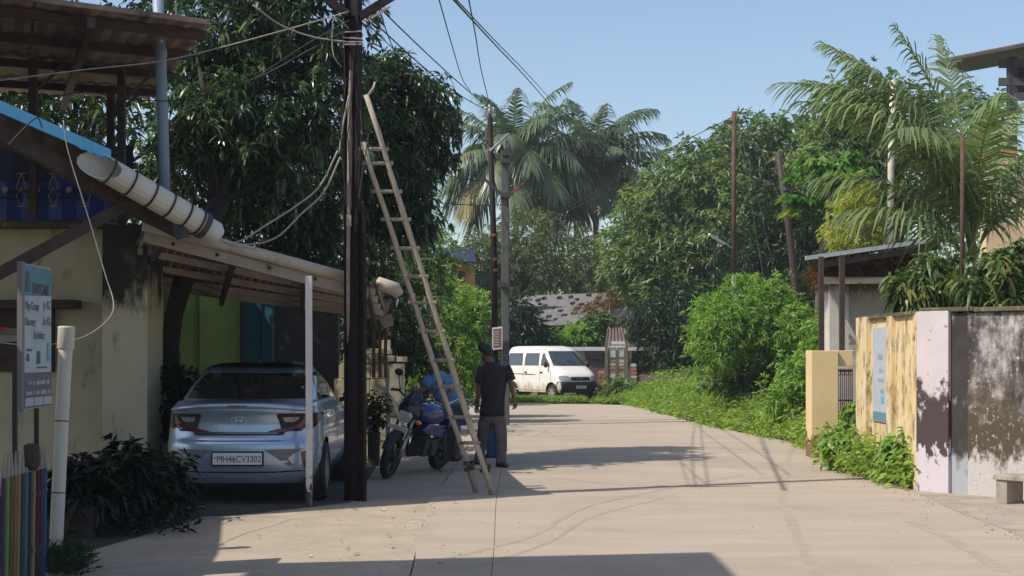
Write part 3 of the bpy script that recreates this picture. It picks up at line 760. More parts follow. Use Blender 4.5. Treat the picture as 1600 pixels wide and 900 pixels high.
def text(body, size, origin, xdir, updir, m, parent, name='lettering', align='LEFT', sx=1.0):
    cu = bpy.data.curves.new('lettering', 'FONT'); cu.body = body; cu.size = size; cu.align_x = align; cu.extrude = .0006; cu.resolution_u = 3
    ob = bpy.data.objects.new('lettering_tmp', cu); COL.objects.link(ob)
    bpy.context.view_layer.update()
    me = bpy.data.meshes.new_from_object(ob.evaluated_get(bpy.context.evaluated_depsgraph_get()))
    bpy.data.objects.remove(ob); bpy.data.curves.remove(cu)
    me.name = name; me.materials.clear()
    X = Vector(xdir).normalized() * sx; Y = Vector(updir).normalized(); Z = X.normalized().cross(Y)
    Mx = Matrix(((X.x, Y.x, Z.x, origin[0]), (X.y, Y.y, Z.y, origin[1]), (X.z, Y.z, Z.z, origin[2]), (0, 0, 0, 1)))
    me.transform(Mx)
    return link_mesh(name, me, m, parent)
for s, u, v, sz, k in (('DAYCARE', .30, .80, .11, 'maroon_ink'), ('Play Group', .06, .685, .085, 'grey_ink'), ('Jr. KG', .68, .70, .085, 'grey_ink'), ('Nursery', .06, .575, .085, 'grey_ink'), ('Sr. KG', .68, .585, .085, 'grey_ink'), ('Activities', .34, .485, .085, 'grey_ink')):
    text(s, sz, brd(u, zb + v * Hh, .0065), xa, (0, 0, 1), M[k], t, sx=.78)
for v in (.165, .095):                                   # two lines of small print, too worn to read
    u = .07
    b = MB()
    while u < .9:
        w = random.uniform(.02, .035)
        if random.random() < .85: b.slab(brd(u, zb + v * Hh, .0085), brd(u + w, zb + v * Hh, .0085), brd(u + w, zb + (v + random.uniform(.02, .034)) * Hh, .0085), brd(u, zb + (v + random.uniform(.02, .034)) * Hh, .0085), .002)
        u += w + .012
    b.build('small_print', M['pale_ink'], t)
b = MB(); b.slab(brd(.06, zb + .81 * Hh, .0085), brd(.19, zb + .81 * Hh, .0085), brd(.17, zb + .95 * Hh, .0085), brd(.08, zb + .95 * Hh, .0085), .002); b.build('emblem', M['grey_ink'], t)
for k in range(3):
    u = .04 + k * .32
    b = MB(); b.slab(brd(u, zb + .02, .0085), brd(u + .29, zb + .02, .0085), brd(u + .29, zb + .075, .0085), brd(u, zb + .075, .0085), .003); b.build('phone_panel', M['pale_ink'], t)
for u, v, w, h in ((.10, .33, .10, .05), (.45, .31, .14, .09), (.82, .33, .12, .13), (.1, .40, .2, .015), (.42, .278, .45, .012)):
    b = MB(); b.slab(brd(u, zb + v * Hh, .005), brd(u + w, zb + v * Hh, .005), brd(u + w * .8, zb + (v + h) * Hh, .005), brd(u + w * .2, zb + (v + h) * Hh, .005), .003); b.build('picture', M['cyan_ink'] if u > .8 else M['grey_ink'], t)
for u in (-.02, .72):
    b = MB(); b.beam(brd(u, 0, -.05), brd(u, zb + .3, -.05), .028, .028); b.build('post', M['brown_steel'], t)
# little red and white box behind the board
t = thing('shop_sign', 'small red and white sign box lit by the sun left of the signboard', 'sign', P(10, 528, 12.5))
b = MB(); b.slab(P(-30, 520, 12.5), P(29.5, 524, 12.5), P(29.5, 514, 12.5), P(-30, 509, 12.5), .12); b.build('box', M['white_wall'], t)
b = MB(); b.slab(P(-30, 514.5, 12.495), P(8, 515, 12.495), P(8, 511.6, 12.495), P(-30, 508.8, 12.495), .01); b.build('red_band', M['sign_red'], t)
b = MB(); b.slab(P(-30, 534, 12.5), P(29, 533.5, 12.5), P(29, 524.5, 12.5), P(-30, 520.5, 12.5), .12); b.build('lower_box', M['stone'], t)
b = MB(); b.beam(P(-20, 534, 12.62), P(-20, 900, 12.62) - V(0, 0, .4), .05, .05); b.build('post', M['brown_steel'], t)
# white stub of drain pipe
t = thing('drain_pipe', 'short upright white drain pipe with a collar beside the signboard', 'pipe', G(86, 868))
p0, p1 = G(86, 872), P(104, 512, 11.3)
b = MB(); b.tube([p0 - V(0, 0, .05), p0.lerp(p1, .5), p1], [.052, .052, .054], 18, cap=False); b.tube([p1 - V(0, 0, .02), p1 + V(0, 0, .012)], [.048, .05], 18); b.build('pipe', M['white_pvc'], t, smooth=True)
dv = (p1 - p0).normalized()
b = MB(); b.lathe([(.056, -.17), (.064, -.16), (.064, -.01), (.067, 0), (.06, .006)], p1, dv, 18); b.build('collar', M['white_pvc'], t, smooth=True)
for f in (.28, .59):
    b = MB(); b.lathe([(.0545, 0), (.0545, .008)], p0.lerp(p1, f), dv, 18); b.build('ring', M['dark'], t)

# dark garden plants along the foot of the yellow wall
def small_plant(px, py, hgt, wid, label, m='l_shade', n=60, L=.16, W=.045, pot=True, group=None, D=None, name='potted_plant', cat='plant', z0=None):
    p = G(px, py) if D is None else P(px, py, D)
    t = thing(name, label, cat, p, group)
    z = p.z
    if pot:
        b = MB(); b.lathe([(.01, 0), (.10, .0), (.135, .22), (.145, .23), (.145, .26), (.12, .26), (.115, .22), (.01, .21)], p, (0, 0, 1), 16); b.build('pot', M['pot'], t); z += .22
    b = MB()
    for k in range(4):
        b.tube([(p.x, p.y, z), (p.x + random.uniform(-.4, .4) * wid, p.y + random.uniform(-.4, .4) * wid, z + hgt * random.uniform(.6, .95))], [.012, .004], 5)
    b.build('stem', M['bark'], t)
    crown('foliage', [((p.x, p.y, z + hgt * .55), (wid, wid, hgt * .55))], t, M[m], n, .06, 4, 5, L, W, droop=.4, shell=(.2, 1))
    return t
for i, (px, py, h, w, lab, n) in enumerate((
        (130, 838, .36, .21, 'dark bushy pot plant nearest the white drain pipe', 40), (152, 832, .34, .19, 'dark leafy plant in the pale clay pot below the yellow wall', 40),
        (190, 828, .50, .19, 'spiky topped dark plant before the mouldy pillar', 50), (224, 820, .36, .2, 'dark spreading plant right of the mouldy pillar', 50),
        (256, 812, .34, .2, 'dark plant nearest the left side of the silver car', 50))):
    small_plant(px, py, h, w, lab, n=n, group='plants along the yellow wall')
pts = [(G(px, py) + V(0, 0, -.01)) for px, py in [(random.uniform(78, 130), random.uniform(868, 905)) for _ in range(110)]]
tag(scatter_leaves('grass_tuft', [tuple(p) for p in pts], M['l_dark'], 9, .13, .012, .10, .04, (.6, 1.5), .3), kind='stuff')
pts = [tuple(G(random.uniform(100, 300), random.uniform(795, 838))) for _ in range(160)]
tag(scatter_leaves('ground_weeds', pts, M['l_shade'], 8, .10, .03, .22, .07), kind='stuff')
# ------------------------------------------------------------------ carport
t = thing('carport', 'carport with ribbed sheet roof and beige gutter over the silver car', 'carport', V(-3.0, 17, 0))
ra, rb = P(226, 350, 14.85), P(590, 441, 15.95)           # near roof edge, left and right
rd, rc = P(222, 436, 18.4) + V(-.3, 0, 0), V(-1.75, 20.6, 2.12)
for i in range(5):
    f0, f1 = i / 5, min(1, (i + 1) / 5 + .015)
    o = V(0, 0, .01 * (i % 2))
    b = MB(); b.corr(ra.lerp(rb, f0) + o, ra.lerp(rb, f1) + o, rd.lerp(rc, f1) + o, rd.lerp(rc, f0) + o, 7, .018, .005, ripple=.015); b.build('sheet', M['carport_sheet'], t)
b = MB(); b.tube([ra + V(0, -.05, -.015), ra.lerp(rb, .5) + V(0, -.05, -.015), rb + V(-.14, -.05, -.005)], .062, 12); b.build('gutter', M['beige_pvc'], t, smooth=True)
b = MB(); b.beam(ra + V(.02, -.02, -.135), rb + V(-.1, -.02, -.135), .03, .11); b.build('fascia', M['carport_sheet'], t)
b = MB(); b.tube([rb + V(-.02, .25, -.0), rb + V(.16, .35, -.06), rb + V(.20, .38, -.12)], [.075, .08, .06], 12); b.build('gutter_end', M['beige_pvc'], t, smooth=True)
for f in (.12, .34, .58, .8, .97):
    p, q = ra.lerp(rd, f) - V(-.04, 0, .06), rb.lerp(rc, f) - V(.05, 0, .06)
    b = MB(); b.beam(p, q, .05, .075); b.build('purlin', M['beige_pvc'], t)
for f in (.06, .36, .66, .95):
    p, q = ra.lerp(rb, f) - V(0, -.1, .14), rd.lerp(rc, f) - V(0, .05, .14)
    b = MB(); b.beam(p, q, .05, .09); b.build('rafter', M['brown_steel'], t)
for k, f in enumerate((.12, .3, .52, .72, .9)):
    c = ra.lerp(rb, f) + V(0, -.06, -.13)
    b = MB(); b.tube([c, c + V(0, .05, 0)], .018, 8); b.build('bolt_hole', M['ink'], t)
pb, pt = G(483.5, 790), P(482.5, 431, 14.96)
b = MB(); b.beam(pb - V(0, 0, .02), pt, .062, .062); b.build('post', M['white_post'], t)
# green side wall and teal door behind the car
t = thing('house_wall', 'green painted house wall with a teal door in the shade of the carport', 'wall', V(-4.3, 19.4, 0))
w0, w1 = V(-4.75, 17.2, 0), V(-3.92, 21.2, 0)
b = MB(); b.slab(w0, w1, w1 + V(0, 0, 2.62), w0 + V(0, 0, 2.62), .15); b.build('wall', M['green_wall'], t)
b = MB(); b.box((-3.66, 21.28, 1.2), (.42, .06, 2.5)); b.build('door', M['teal'], t)
b = MB(); b.beam((-3.62, 21.24, 0), (-3.62, 21.24, 2.4), .015, .02); b.build('door_joint', M['ink'], t)
b = MB(); b.tube([w0.lerp(w1, .62) + V(.05, 0, 0), w0.lerp(w1, .62) + V(.05, 0, 2.6)], .022, 8); b.build('conduit', M['green_wall'], t)
b = MB(); b.box((-5.2, 23.4, 1.5), (4.9, .2, 3.0)); b.build('dark_backing', mat('shade_dark_backing', (.03, .03, .03)), t)  # added near-black panel; its colour stands in for deep shade behind the car

# ------------------------------------------------------------------ car shell tools
class Shell:
    """plan outlines stacked by height: superellipse ends joined by straight sides; +y is forward, rear at y=0"""
    def __init__(s, L, z, hw, ro, fo, n=3.2, Ar=.8, Af=.8):
        s.L, s.n, s.Ar, s.Af = L, n, Ar, Af
        s.z, s._hw, s._ro, s._fo = z, hw, ro, fo
    def hw(s, z): return float(np.interp(z, s.z, s._hw))
    def ro(s, z): return float(np.interp(z, s.z, s._ro))
    def fo(s, z): return float(np.interp(z, s.z, s._fo))
    def cv(s, u): u = min(1, abs(u)); return 1 - (1 - u ** s.n) ** (1 / s.n)
    def Yr(s, x, z): return s.ro(z) + s.Ar * s.cv(x / s.hw(z))
    def Yf(s, x, z): return s.L - s.fo(z) - s.Af * s.cv(x / s.hw(z))
    def X(s, y, z):
        h = s.hw(z)
        a = (y - s.ro(z)) / s.Ar; c = (s.L - s.fo(z) - y) / s.Af
        e = min(a, c, 1.0); e = max(e, 0.0)
        return h * (1 - (1 - e) ** s.n) ** (1 / s.n)
    def ring(s, z, m=14, k=70):
        h = s.hw(z); out = []
        us = [math.copysign(abs(math.sin(i / m * math.pi / 2)) ** .8, i) for i in range(-m, m + 1)]
        for u in us: out.append((u * h, s.Yr(u * h, z)))
        y0, y1 = s.Yr(h, z), s.Yf(h, z)
        for i in range(1, k): out.append((h, y0 + (y1 - y0) * i / k))
        for u in reversed(us): out.append((u * h, s.Yf(u * h, z)))
        for i in range(1, k): out.append((-h, y1 + (y0 - y1) * i / k))
        return out
    def body(s, zs, name, m, parent, arches=(), cap=True, m_=14, k=70):
        rows = [s.ring(z, m_, k) for z in zs]; n = len(rows[0])
        vs = [Vector((x, y, z)) for z, r in zip(zs, rows) for x, y in r]
        fs = []
        for i in range(len(zs) - 1):
            for j in range(n):
                f = (i * n + j, i * n + (j + 1) % n, (i + 1) * n + (j + 1) % n, (i + 1) * n + j)
                c = sum((vs[q] for q in f), Vector()) / 4
                if any(math.hypot(c.y - ay, c.z - az) < ar and abs(c.x) > .4 for ay, az, ar in arches): continue
                fs.append(f)
        if cap: fs.append(tuple((len(zs) - 1) * n + j for j in range(n)))
        used = set(i for f in fs for i in f)
        for ay, az, ar in arches:
            for i in used:
                p = vs[i]
                d = math.hypot(p.y - ay, p.z - az)
                if abs(p.x) > .4 and d < ar + .028 and d > .05:
                    p.y = ay + (p.y - ay) * ar / d; p.z = az + (p.z - az) * ar / d
        b = MB(); b.add(vs, fs)
        return b.build(name, m, parent, smooth=True, local=True)
    def end_patch(s, rows, name, m, parent, rear=True, off=.006, cols=10, skirt=.02):
        """rows: (z, x0, x1) from low to high, laid on the rear (or front) face"""
        vs = []; fs = []
        for z, x0, x1 in rows:
            for i in range(cols + 1):
                x = x0 + (x1 - x0) * i / cols
                vs.append((x, s.Yr(x, z) - off, z) if rear else (x, s.Yf(x, z) + off, z))
        c = cols + 1
        for j in range(len(rows) - 1):
            for i in range(cols): fs.append((j * c + i, j * c + i + 1, (j + 1) * c + i + 1, (j + 1) * c + i))
        s._skirt(vs, fs, len(rows), c, (0, skirt if rear else -skirt, 0))
        b = MB(); b.add(vs, fs); return b.build(name, m, parent, smooth=False, local=True)
    def side_patch(s, sgn, rows, name, m, parent, off=.006, cols=10, skirt=.02):
        """rows: (z, y0, y1)"""
        vs = []; fs = []
        for z, y0, y1 in rows:
            for i in range(cols + 1):
                y = y0 + (y1 - y0) * i / cols
                vs.append((sgn * (s.X(y, z) + off), y, z))
        c = cols + 1
        for j in range(len(rows) - 1):
            for i in range(cols): fs.append((j * c + i, j * c + i + 1, (j + 1) * c + i + 1, (j + 1) * c + i))
        s._skirt(vs, fs, len(rows), c, (-sgn * skirt, 0, 0))
        b = MB(); b.add(vs, fs); return b.build(name, m, parent, smooth=False, local=True)
    def _skirt(s, vs, fs, nr, c, d):
        loop = [i for i in range(c)] + [j * c + c - 1 for j in range(1, nr)] + [(nr - 1) * c + i for i in range(c - 2, -1, -1)] + [j * c for j in range(nr - 2, 0, -1)]
        n0 = len(vs)
        for i in loop: vs.append((vs[i][0] + d[0], vs[i][1] + d[1], vs[i][2] + d[2]))
        for k in range(len(loop)):
            k2 = (k + 1) % len(loop); fs.append((loop[k], loop[k2], n0 + k2, n0 + k))
def wheel(parent, x, y, r, w, sgn, rim_m, spokes=10, rr=.66):
    b = MB(); c = V(x, y, r); ax = (sgn, 0, 0)
    b.lathe([(r * rr, -w / 2), (r * .94, -w / 2), (r, -w * .36), (r, w * .36), (r * .94, w / 2), (r * rr, w / 2), (r * rr, -w / 2)], c, ax, 32)
    o = b.build('wheel', M['black'], parent, smooth=False, local=True)
    b = MB()
    b.lathe([(r * rr + .004, w * .2), (r * rr + .004, w * .46), (r * (rr - .07), w * .44), (r * (rr - .09), w * .2)], c, ax, 28)
    b.lathe([(.01, w * .40), (r * .18, w * .38), (r * .2, w * .1)], c, ax, 16)
    b.lathe([(.01, w * .02), (r * rr, w * .02)], c, ax, 24)
    for k in range(spokes):
        a = 2 * math.pi * k / spokes
        e = V(0, math.cos(a), math.sin(a))
        b.beam(c + e * r * .12 + V(sgn * w * .36, 0, 0), c + e * r * (rr - .06) + V(sgn * w * .40, 0, 0), .035, .02, (1, 0, 0))
    b.build('rim', rim_m, o, local=True)
    return o

# ------------------------------------------------------------------ silver sedan seen from behind
car = thing('car', 'silver sedan with rear spoiler parked under the carport, seen from behind', 'car', V(-2.80, 15.02, 0), rotz=math.radians(.6))
zz = [.20, .28, .36, .45, .56, .63, .66, .70, .76, .84, .92, .965, .985, 1.02, 1.06]
cs = Shell(4.0, zz,
           [.67, .75, .785, .80, .81, .81, .81, .81, .808, .80, .787, .772, .767, .752, .735],
           [.16, .07, .035, .01, .0, .005, .035, .055, .065, .075, .055, .025, .02, .10, .17],
           [.2, .12, .05, .02, .0, .0, .02, .04, .08, .2, .5, .8, .95, 1.1, 1.2], 3.0, .62, .9)
body = cs.body([.2, .24, .28, .32, .36, .40, .45, .5, .56, .60, .63, .66, .68, .70, .73, .76, .80, .84, .88, .92, .945, .965, .985, 1.02, 1.06], 'body', M['silver'], car,
               arches=[(.80, .31, .365), (3.25, .31, .365)])
gz = [1.0, 1.08, 1.2, 1.32, 1.38, 1.42, 1.45]
gh = Shell(4.0, gz, [.73, .72, .685, .63, .585, .53, .40], [.36, .46, .70, .98, 1.13, 1.28, 1.6], [1.0, 1.15, 1.45, 1.75, 1.95, 2.1, 2.2], 3.6, .55, .7)
gh.body([1.0, 1.04, 1.08, 1.14, 1.2, 1.26, 1.32, 1.36, 1.385, 1.41, 1.43, 1.445, 1.45], 'cabin', M['silver'], car, m_=12, k=40)
gh.end_patch([(1.08, -.635, .635), (1.14, -.625, .625), (1.22, -.60, .60), (1.30, -.56, .56), (1.345, -.52, .52)], 'rear_window', M['glass'], car, off=.016)
b = MB(); b.add([(x * gh.hw(z) * .96, y_, z + .004) for z, y_, x in []], [])
roof = gh.end_patch([(1.352, -.53, .53), (1.38, -.52, .52), (1.41, -.47, .47), (1.432, -.38, .38)], 'roof_panel', M['silver_dark'], car, off=.006)
for sg in (-1, 1):
    gh.side_patch(sg, [(1.045, .86, 1.75), (1.12, .88, 1.75), (1.22, 1.0, 1.75), (1.31, 1.2, 1.75), (1.345, 1.3, 1.75)], 'rear_side_window', M['glass'], car, off=.007)
    gh.side_patch(sg, [(1.045, 1.82, 2.72), (1.12, 1.82, 2.6), (1.22, 1.82, 2.4), (1.31, 1.82, 2.18), (1.345, 1.82, 2.05)], 'front_side_window', M['glass'], car, off=.007)
    for y in (1.52, 2.5):
        x = sg * (cs.X(y, .88) + .012)
        b = MB(); b.beam((x, y - .09, .885), (x, y + .09, .885), .024, .03); b.beam((x - sg * .02, y - .1, .885), (x - sg * .02, y + .1, .885), .02, .075); b.build('door_handle', M['chrome'], car, local=True, bevel=.005)
    for y in (1.0, 1.9, 2.85):
        b = MB(); b.tube([(sg * (cs.X(y, z) + .0005), y, z) for z in (.36, .6, .8, .92, .98)], .004, 4); b.build('door_gap', M['ink'], car, local=True)
    b = MB(); b.ball((sg * .90, 2.62, 1.06), (.10, .07, .075), 12, 8); b.beam((sg * .76, 2.66, 1.0), (sg * .86, 2.63, 1.03), .04, .05); b.build('wing_mirror', M['dark'], car, smooth=True, local=True)
    # tail lamp: clear wedge, red outer part and the thin leg that runs down and inward
    s = sg
    L_ = lambda z, a, c: (z, s * a, s * c)
    cs.end_patch([L_(.755, .44, .62), L_(.80, .425, .76), L_(.86, .41, .785), L_(.915, .385, .80), L_(.935, .40, .795)], 'tail_lamp', M['ink'], car, off=.008, cols=14)
    lamp = cs.end_patch([L_(.85, .47, .56), L_(.875, .455, .60), L_(.90, .45, .61)], 'clear_lens', M['clear_lamp'], car, off=.016, cols=8)
    cs.end_patch([L_(.775, .48, .62), L_(.83, .605, .68), L_(.885, .65, .69), L_(.92, .665, .69)], 'red_lens', M['red_lamp'], car, off=.016, cols=6)
    cs.end_patch([L_(.78, .70, .735), L_(.82, .70, .775), L_(.87, .71, .785), L_(.925, .715, .785)], 'red_lens', M['red_lamp'], car, off=.016, cols=6)
    cs.end_patch([L_(.735, .25, .44), L_(.765, .33, .55), L_(.785, .42, .60)], 'lamp_leg', M['red_lamp'], car, off=.010, cols=8)
    cs.end_patch([L_(.375, .655, .70), L_(.45, .645, .715), L_(.53, .635, .715), L_(.55, .65, .70)], 'reflector', M['red_lamp'], car, off=.010, cols=4)
    cs.end_patch([L_(.40, .50, .56), L_(.48, .40, .50), L_(.56, .28, .62), L_(.575, .26, .66)], 'bumper_recess', mat('bumper_recess_paint', (.15, .16, .18), .05, 20, .5), car, off=.004, cols=8)
    cs.end_patch([L_(.20, .40, .70), L_(.35, .44, .76)], 'bumper_side', M['dark'], car, off=.006, cols=8)
cs.end_patch([(.20, -.42, .42), (.345, -.46, .46)], 'bumper_valance', M['dark'], car, off=.006)
cs.end_patch([(.718, -.45, .45), (.732, -.47, .47), (.748, -.45, .45)], 'chrome_strip', M['ink'], car, off=.010, cols=20)
cs.end_patch([(.737, -.40, .40), (.740, -.40, .40)], 'strip_glint', M['chrome'], car, off=.014, cols=20)
cs.end_patch([(.655, -.40, .40), (.660, -.50, .50), (.664, -.40, .40)], 'boot_gap', M['ink'], car, off=.004, cols=20)
# spoiler lip
b = MB(); vs = []; fs = []
for i in range(25):
    x = -.74 + 1.48 * i / 24; c = abs(x / .74)
    y = cs.Yr(x * .98, .985) - .02 + .05 * c ** 6; zt = 1.03 - .05 * c ** 3
    vs += [(x, y - .045, zt), (x, y - .03, zt - .03), (x, y + .06, zt - .05), (x, y + .26, zt + .05), (x, y + .05, zt + .018)]
for i in range(24):
    for k in range(5):
        a = i * 5 + k; c_ = i * 5 + (k + 1) % 5; fs.append((a, c_, c_ + 5, a + 5))
fs += [(0, 1, 2, 3, 4), (124, 123, 122, 121, 120)]
b.add(vs, fs); b.build('spoiler', M['silver'], car, smooth=True, local=True)
b = MB(); b.box((.0, cs.Yr(0, .985) - .058, 1.018), (.20, .012, .014)); b.build('brake_lamp', M['red_lamp'], car, local=True)
# number plate and emblem
py = cs.Yr(.28, .48) - .035
b = MB(); b.box((0, py + .02, .48), (.53, .04, .152)); b.build('plate_frame', M['ink'], car, local=True, bevel=.006)
b = MB(); b.box((0, py - .004, .481), (.50, .008, .118)); plate = b.build('number_plate', M['plate_white'], car, local=True)
def ltext(s_, size, org, m_, par, nm='lettering', sx=1.0, align='CENTER'):
    o = text(s_, size, org, (1, 0, 0), (0, 0, 1), m_, None, nm, align, sx); o.parent = par; return o
ltext('MH46CV3302', .098, (.018, py - .0095, .446), M['ink'], plate, sx=.80)
b = MB(); b.box((-.225, py - .0085, .49), (.02, .002, .012)); b.build('plate_hologram', M['grey_ink'], plate, local=True)
eb = MB(); ey = cs.Yr(0, .85) - .014
arc = lambda a0, a1, n_: [V(.078 * math.cos(a), ey, .862 + .040 * math.sin(a)) for a in np.linspace(a0, a1, n_)]
eb.tube(arc(0, 2 * math.pi, 25), .003, 6)
eb.tube([(-.042, ey, .842), (-.016, ey, .886)], .007, 6); eb.tube([(.014, ey, .838), (.040, ey, .882)], .007, 6); eb.tube([(-.030, ey, .858), (0, ey, .864), (.028, ey, .866)], .006, 6)
eb.build('emblem', M['plate_white'], car, smooth=True, local=True)
b = MB(); b.add([(-.03, 1.30, 1.425), (.03, 1.30, 1.425), (.008, 1.38, 1.49), (-.008, 1.38, 1.49), (-.03, 1.45, 1.44), (.03, 1.45, 1.44)], [(0, 1, 2, 3), (4, 3, 2, 5), (0, 3, 4), (1, 5, 2), (0, 4, 5, 1)]); b.build('antenna_fin', M['chrome'], car, local=True)
for sg in (-1, 1):
    for y in (.80, 3.25): wheel(car, sg * .73, y, .305, .19, sg, M['alu'])
    for y in (.80, 3.25):
        b = MB(); b.lathe([(.01, -.1), (.37, -.1), (.37, .12)], (sg * .66, y, .31), (sg, 0, 0), 24); b.build('wheel_well', M['ink'], car, local=True)
b = MB(); b.box((0, 2.0, .24), (1.3, 3.4, .08)); b.build('underbody', M['ink'], car, local=True)

# ------------------------------------------------------------------ mango trunk by the car and mango trees
mango = thing('mango_tree', 'large mango tree with dark trunk beside the silver car and long drooping leaves', 'tree', V(-4.0, 18.2, 0))
b = MB(); D = 17.6
trunk_pts = [P(288, 690, D), P(283, 630, D), P(268, 590, D), P(266, 540, D), P(272, 490, D), P(286, 440, D), P(312, 385, D), P(340, 320, D + .5)]
trunk_pts[0].z = -.1
b.tube(trunk_pts, [.20, .14, .115, .11, .11, .125, .13, .12], 12)
for e, D2 in ((P(430, 170, 19.5), 0), (P(300, 60, 19), 0), (P(500, 300, 20.5), 0), (P(640, 230, 21.8), 0), (P(420, 20, 20), 0)):
    m1 = trunk_pts[-1].lerp(e, .5) + V(0, 0, .35); b.tube([trunk_pts[-1], m1, e], [.05, .035, .015], 8)
b.build('trunk', M['bark'], mango, smooth=True)
def PB(px, py, D, rx, rz, ry=None):
    """an ellipsoid of foliage given by its place and its size in photo pixels"""
    c = P(px, py, D); return (tuple(c), (rx / F * D, (ry if ry else (rx + rz) * .5) / F * D, rz / F * D))
mb_ = [PB(430, 150, 20.0, 150, 130), PB(340, 60, 19.6, 110, 90), PB(470, 40, 20.2, 110, 95), PB(330, 240, 19.4, 95, 90), PB(470, 285, 20.6, 110, 100), PB(400, 355, 20.4, 110, 60), PB(400, -60, 20, 160, 70), PB(520, 390, 21, 90, 60), PB(350, 200, 18.4, 80, 110, 30), PB(430, 250, 18.8, 80, 80, 30)]
mr_ = [PB(625, 170, 22.0, 75, 75), PB(668, 190, 22.4, 48, 72), PB(600, 270, 21.6, 65, 95), PB(640, 250, 22.3, 50, 70), PB(602, 130, 22.2, 50, 45), PB(625, 335, 21.8, 60, 60)]
crown('crown', mb_, mango, M['l_mango'], 640, .17, 7, 10, .155, .038, droop=.5, detail=2, spread=(.8, 1.5), shell=(.35, 1.0))
crown('crown', mr_, mango, M['l_mango'], 300, .12, 7, 10, .15, .037, droop=.5, detail=2, spread=(.8, 1.5), shell=(.35, 1.0))
tree('mango_tree', 'dark mango tree standing behind the high brown canopy at the left edge', 'tree', (-7.2, 23, 0), (-7.0, 23, 2.6), .18,
     [PB(60, 180, 22.5, 150, 90), PB(190, 200, 22, 90, 80), PB(120, 100, 23, 160, 90), PB(230, 280, 22, 80, 70), PB(0, 60, 23, 140, 100), PB(215, 60, 22, 80, 80)], 'l_mango', 210, .2, 6, 9, .2, .046, droop=.5, spread=(.8, 1.5), shell=(.4, 1))
# plants climbing at the trunk foot
small_plant(268, 690, .95, .22, 'dark plant with a few pale leaves at the foot of the mango trunk', pot=False, n=40, D=16.9, z0=0)

# ------------------------------------------------------------------ steel pole
t = thing('utility_pole', 'tall dark rusty steel utility pole in front of the cream pillar, with V shaped arms', 'utility pole', G(557, 781))
D = 15.62
pb = V((552 - 800) / F * D, D, 0)
def hsec(p, q, w, d, tk):
    b = MB(); dx, dy = V(math.cos(-.35), math.sin(-.35), 0), V(-math.sin(-.35), math.cos(-.35), 0)
    for s in (-1, 1):
        b.beam(p + dx * s * w / 2, q + dx * s * w / 2, tk, d, dy)
    b.beam(p, q, w, tk, dy)
    return b
hsec(pb - V(0, 0, .05), P(551, -560, D), .15, .11, .014).build('beam', M['pole_steel'], t)
hsec(G(565, 782) - V(0, 0, .05), P(564.5, 330, 15.58), .075, .07, .010).build('stub_beam', M['pole_steel'], t)
for (a, c) in ((P(562, 26, D - .06), P(640, -22, D - .06)), (P(545, 22, D - .06), P(485, -18, D - .06))):
    b = MB(); b.beam(a, c, .075, .075); b.build('cross_arm', M['pole_steel'], t)
b = MB(); b.beam(P(572, 33, D - .1), P(610, 10, D - .1), .02, .02); b.build('brace', M['wood2'], t)
b = MB(); b.tube([G(543.5, 779), P(544, 420, 15.6), P(546, 180, 15.6), P(549, 110, 15.6)], .022, 8); b.build('conduit', M['wood2'], t)
for py in (53, 61, 68, 72):
    b = MB(); c = P(551, py, D)
    b.tube([c + V(-.095, -.075, 0), c + V(.1, -.075, .008 * random.uniform(-2, 2)), c + V(.1, .075, 0), c + V(-.095, .075, 0), c + V(-.095, -.075, 0)], .008, 5, cap=False); b.build('binding_wire', M['pale_cable'], t)
for k in range(6):
    b = MB(); x = random.uniform(-14, 14)
    b.tube([P(551 + x, 150 + random.uniform(-90, 60), D - .1), P(551 + x * 1.5 + random.uniform(-6, 6), 210, D - .13), P(551 + x * .7, 270 + random.uniform(-20, 90), D - .1)], .006, 5); b.build('loose_wire', M['cable' if k % 2 else 'rope'], t)
b = MB(); b.box(P(545, 345, 15.5), (.05, .05, .12)); b.build('fuse_box', M['wood2'], t)

# ------------------------------------------------------------------ ladder
t = thing('ladder', 'long weathered bamboo ladder leaning on the dark steel pole', 'ladder', G(757, 773))
lb0, lt0 = G(743.5, 769), P(566, 222, 15.55)        # left rail foot / top
lb1, lt1 = G(769, 773), P(572, 148, 15.5)
def rail(a, c, r0, r1):
    pts = []
    for i in range(12):
        f = i / 11
        pts.append(a.lerp(c, f) + V(random.uniform(-.006, .006), 0, 0))
    return MB().tube(pts, [r0 + (r1 - r0) * i / 11 + random.uniform(-.003, .003) for i in range(12)], 10)
rail(lb0, lt0, .031, .026).build('rail', M['wood'], t, smooth=True)
rail(lb1, lt1, .034, .029).build('rail', M['wood'], t, smooth=True)
for py in (233, 255, 299, 343, 388, 432, 473, 518, 563, 604, 652, 692):
    def at(a, c):
        f = 0
        for _ in range(40):
            f += .0
        lo, hi = 0.0, 1.0
        for _ in range(30):
            mm = (lo + hi) / 2; q = a.lerp(c, mm); yy = HOR - (q.z - CZ) / q.y * F
            if yy > py: lo = mm
            else: hi = mm
        return a.lerp(c, lo)
    p, q = at(lb0, lt0), at(lb1, lt1); d = (q - p).normalized()
    b = MB(); b.tube([p - d * .07, q + d * .06], .021, 8); b.build('rung', M['wood2'], t, smooth=True)
p, q = P(733, 729, 16.3), P(758, 731, 16.35)
b = MB(); b.tube([p - V(.05, 0, 0), q + V(.04, 0, 0)], .026, 8); b.build('rung', M['wood'], t, smooth=True)
for c in (p, q):
    b = MB()
    for k in range(5):
        a0 = random.uniform(0, 6); sx_ = random.uniform(.045, .06)
        b.tube([c + V(math.cos(a) * sx_, math.sin(a) * sx_, random.uniform(-.03, .03) + (k - 2) * .012) for a in np.linspace(a0, a0 + 6.2, 10)], .011, 5)
    b.build('rope_lashing', M['rope'], t, smooth=True)
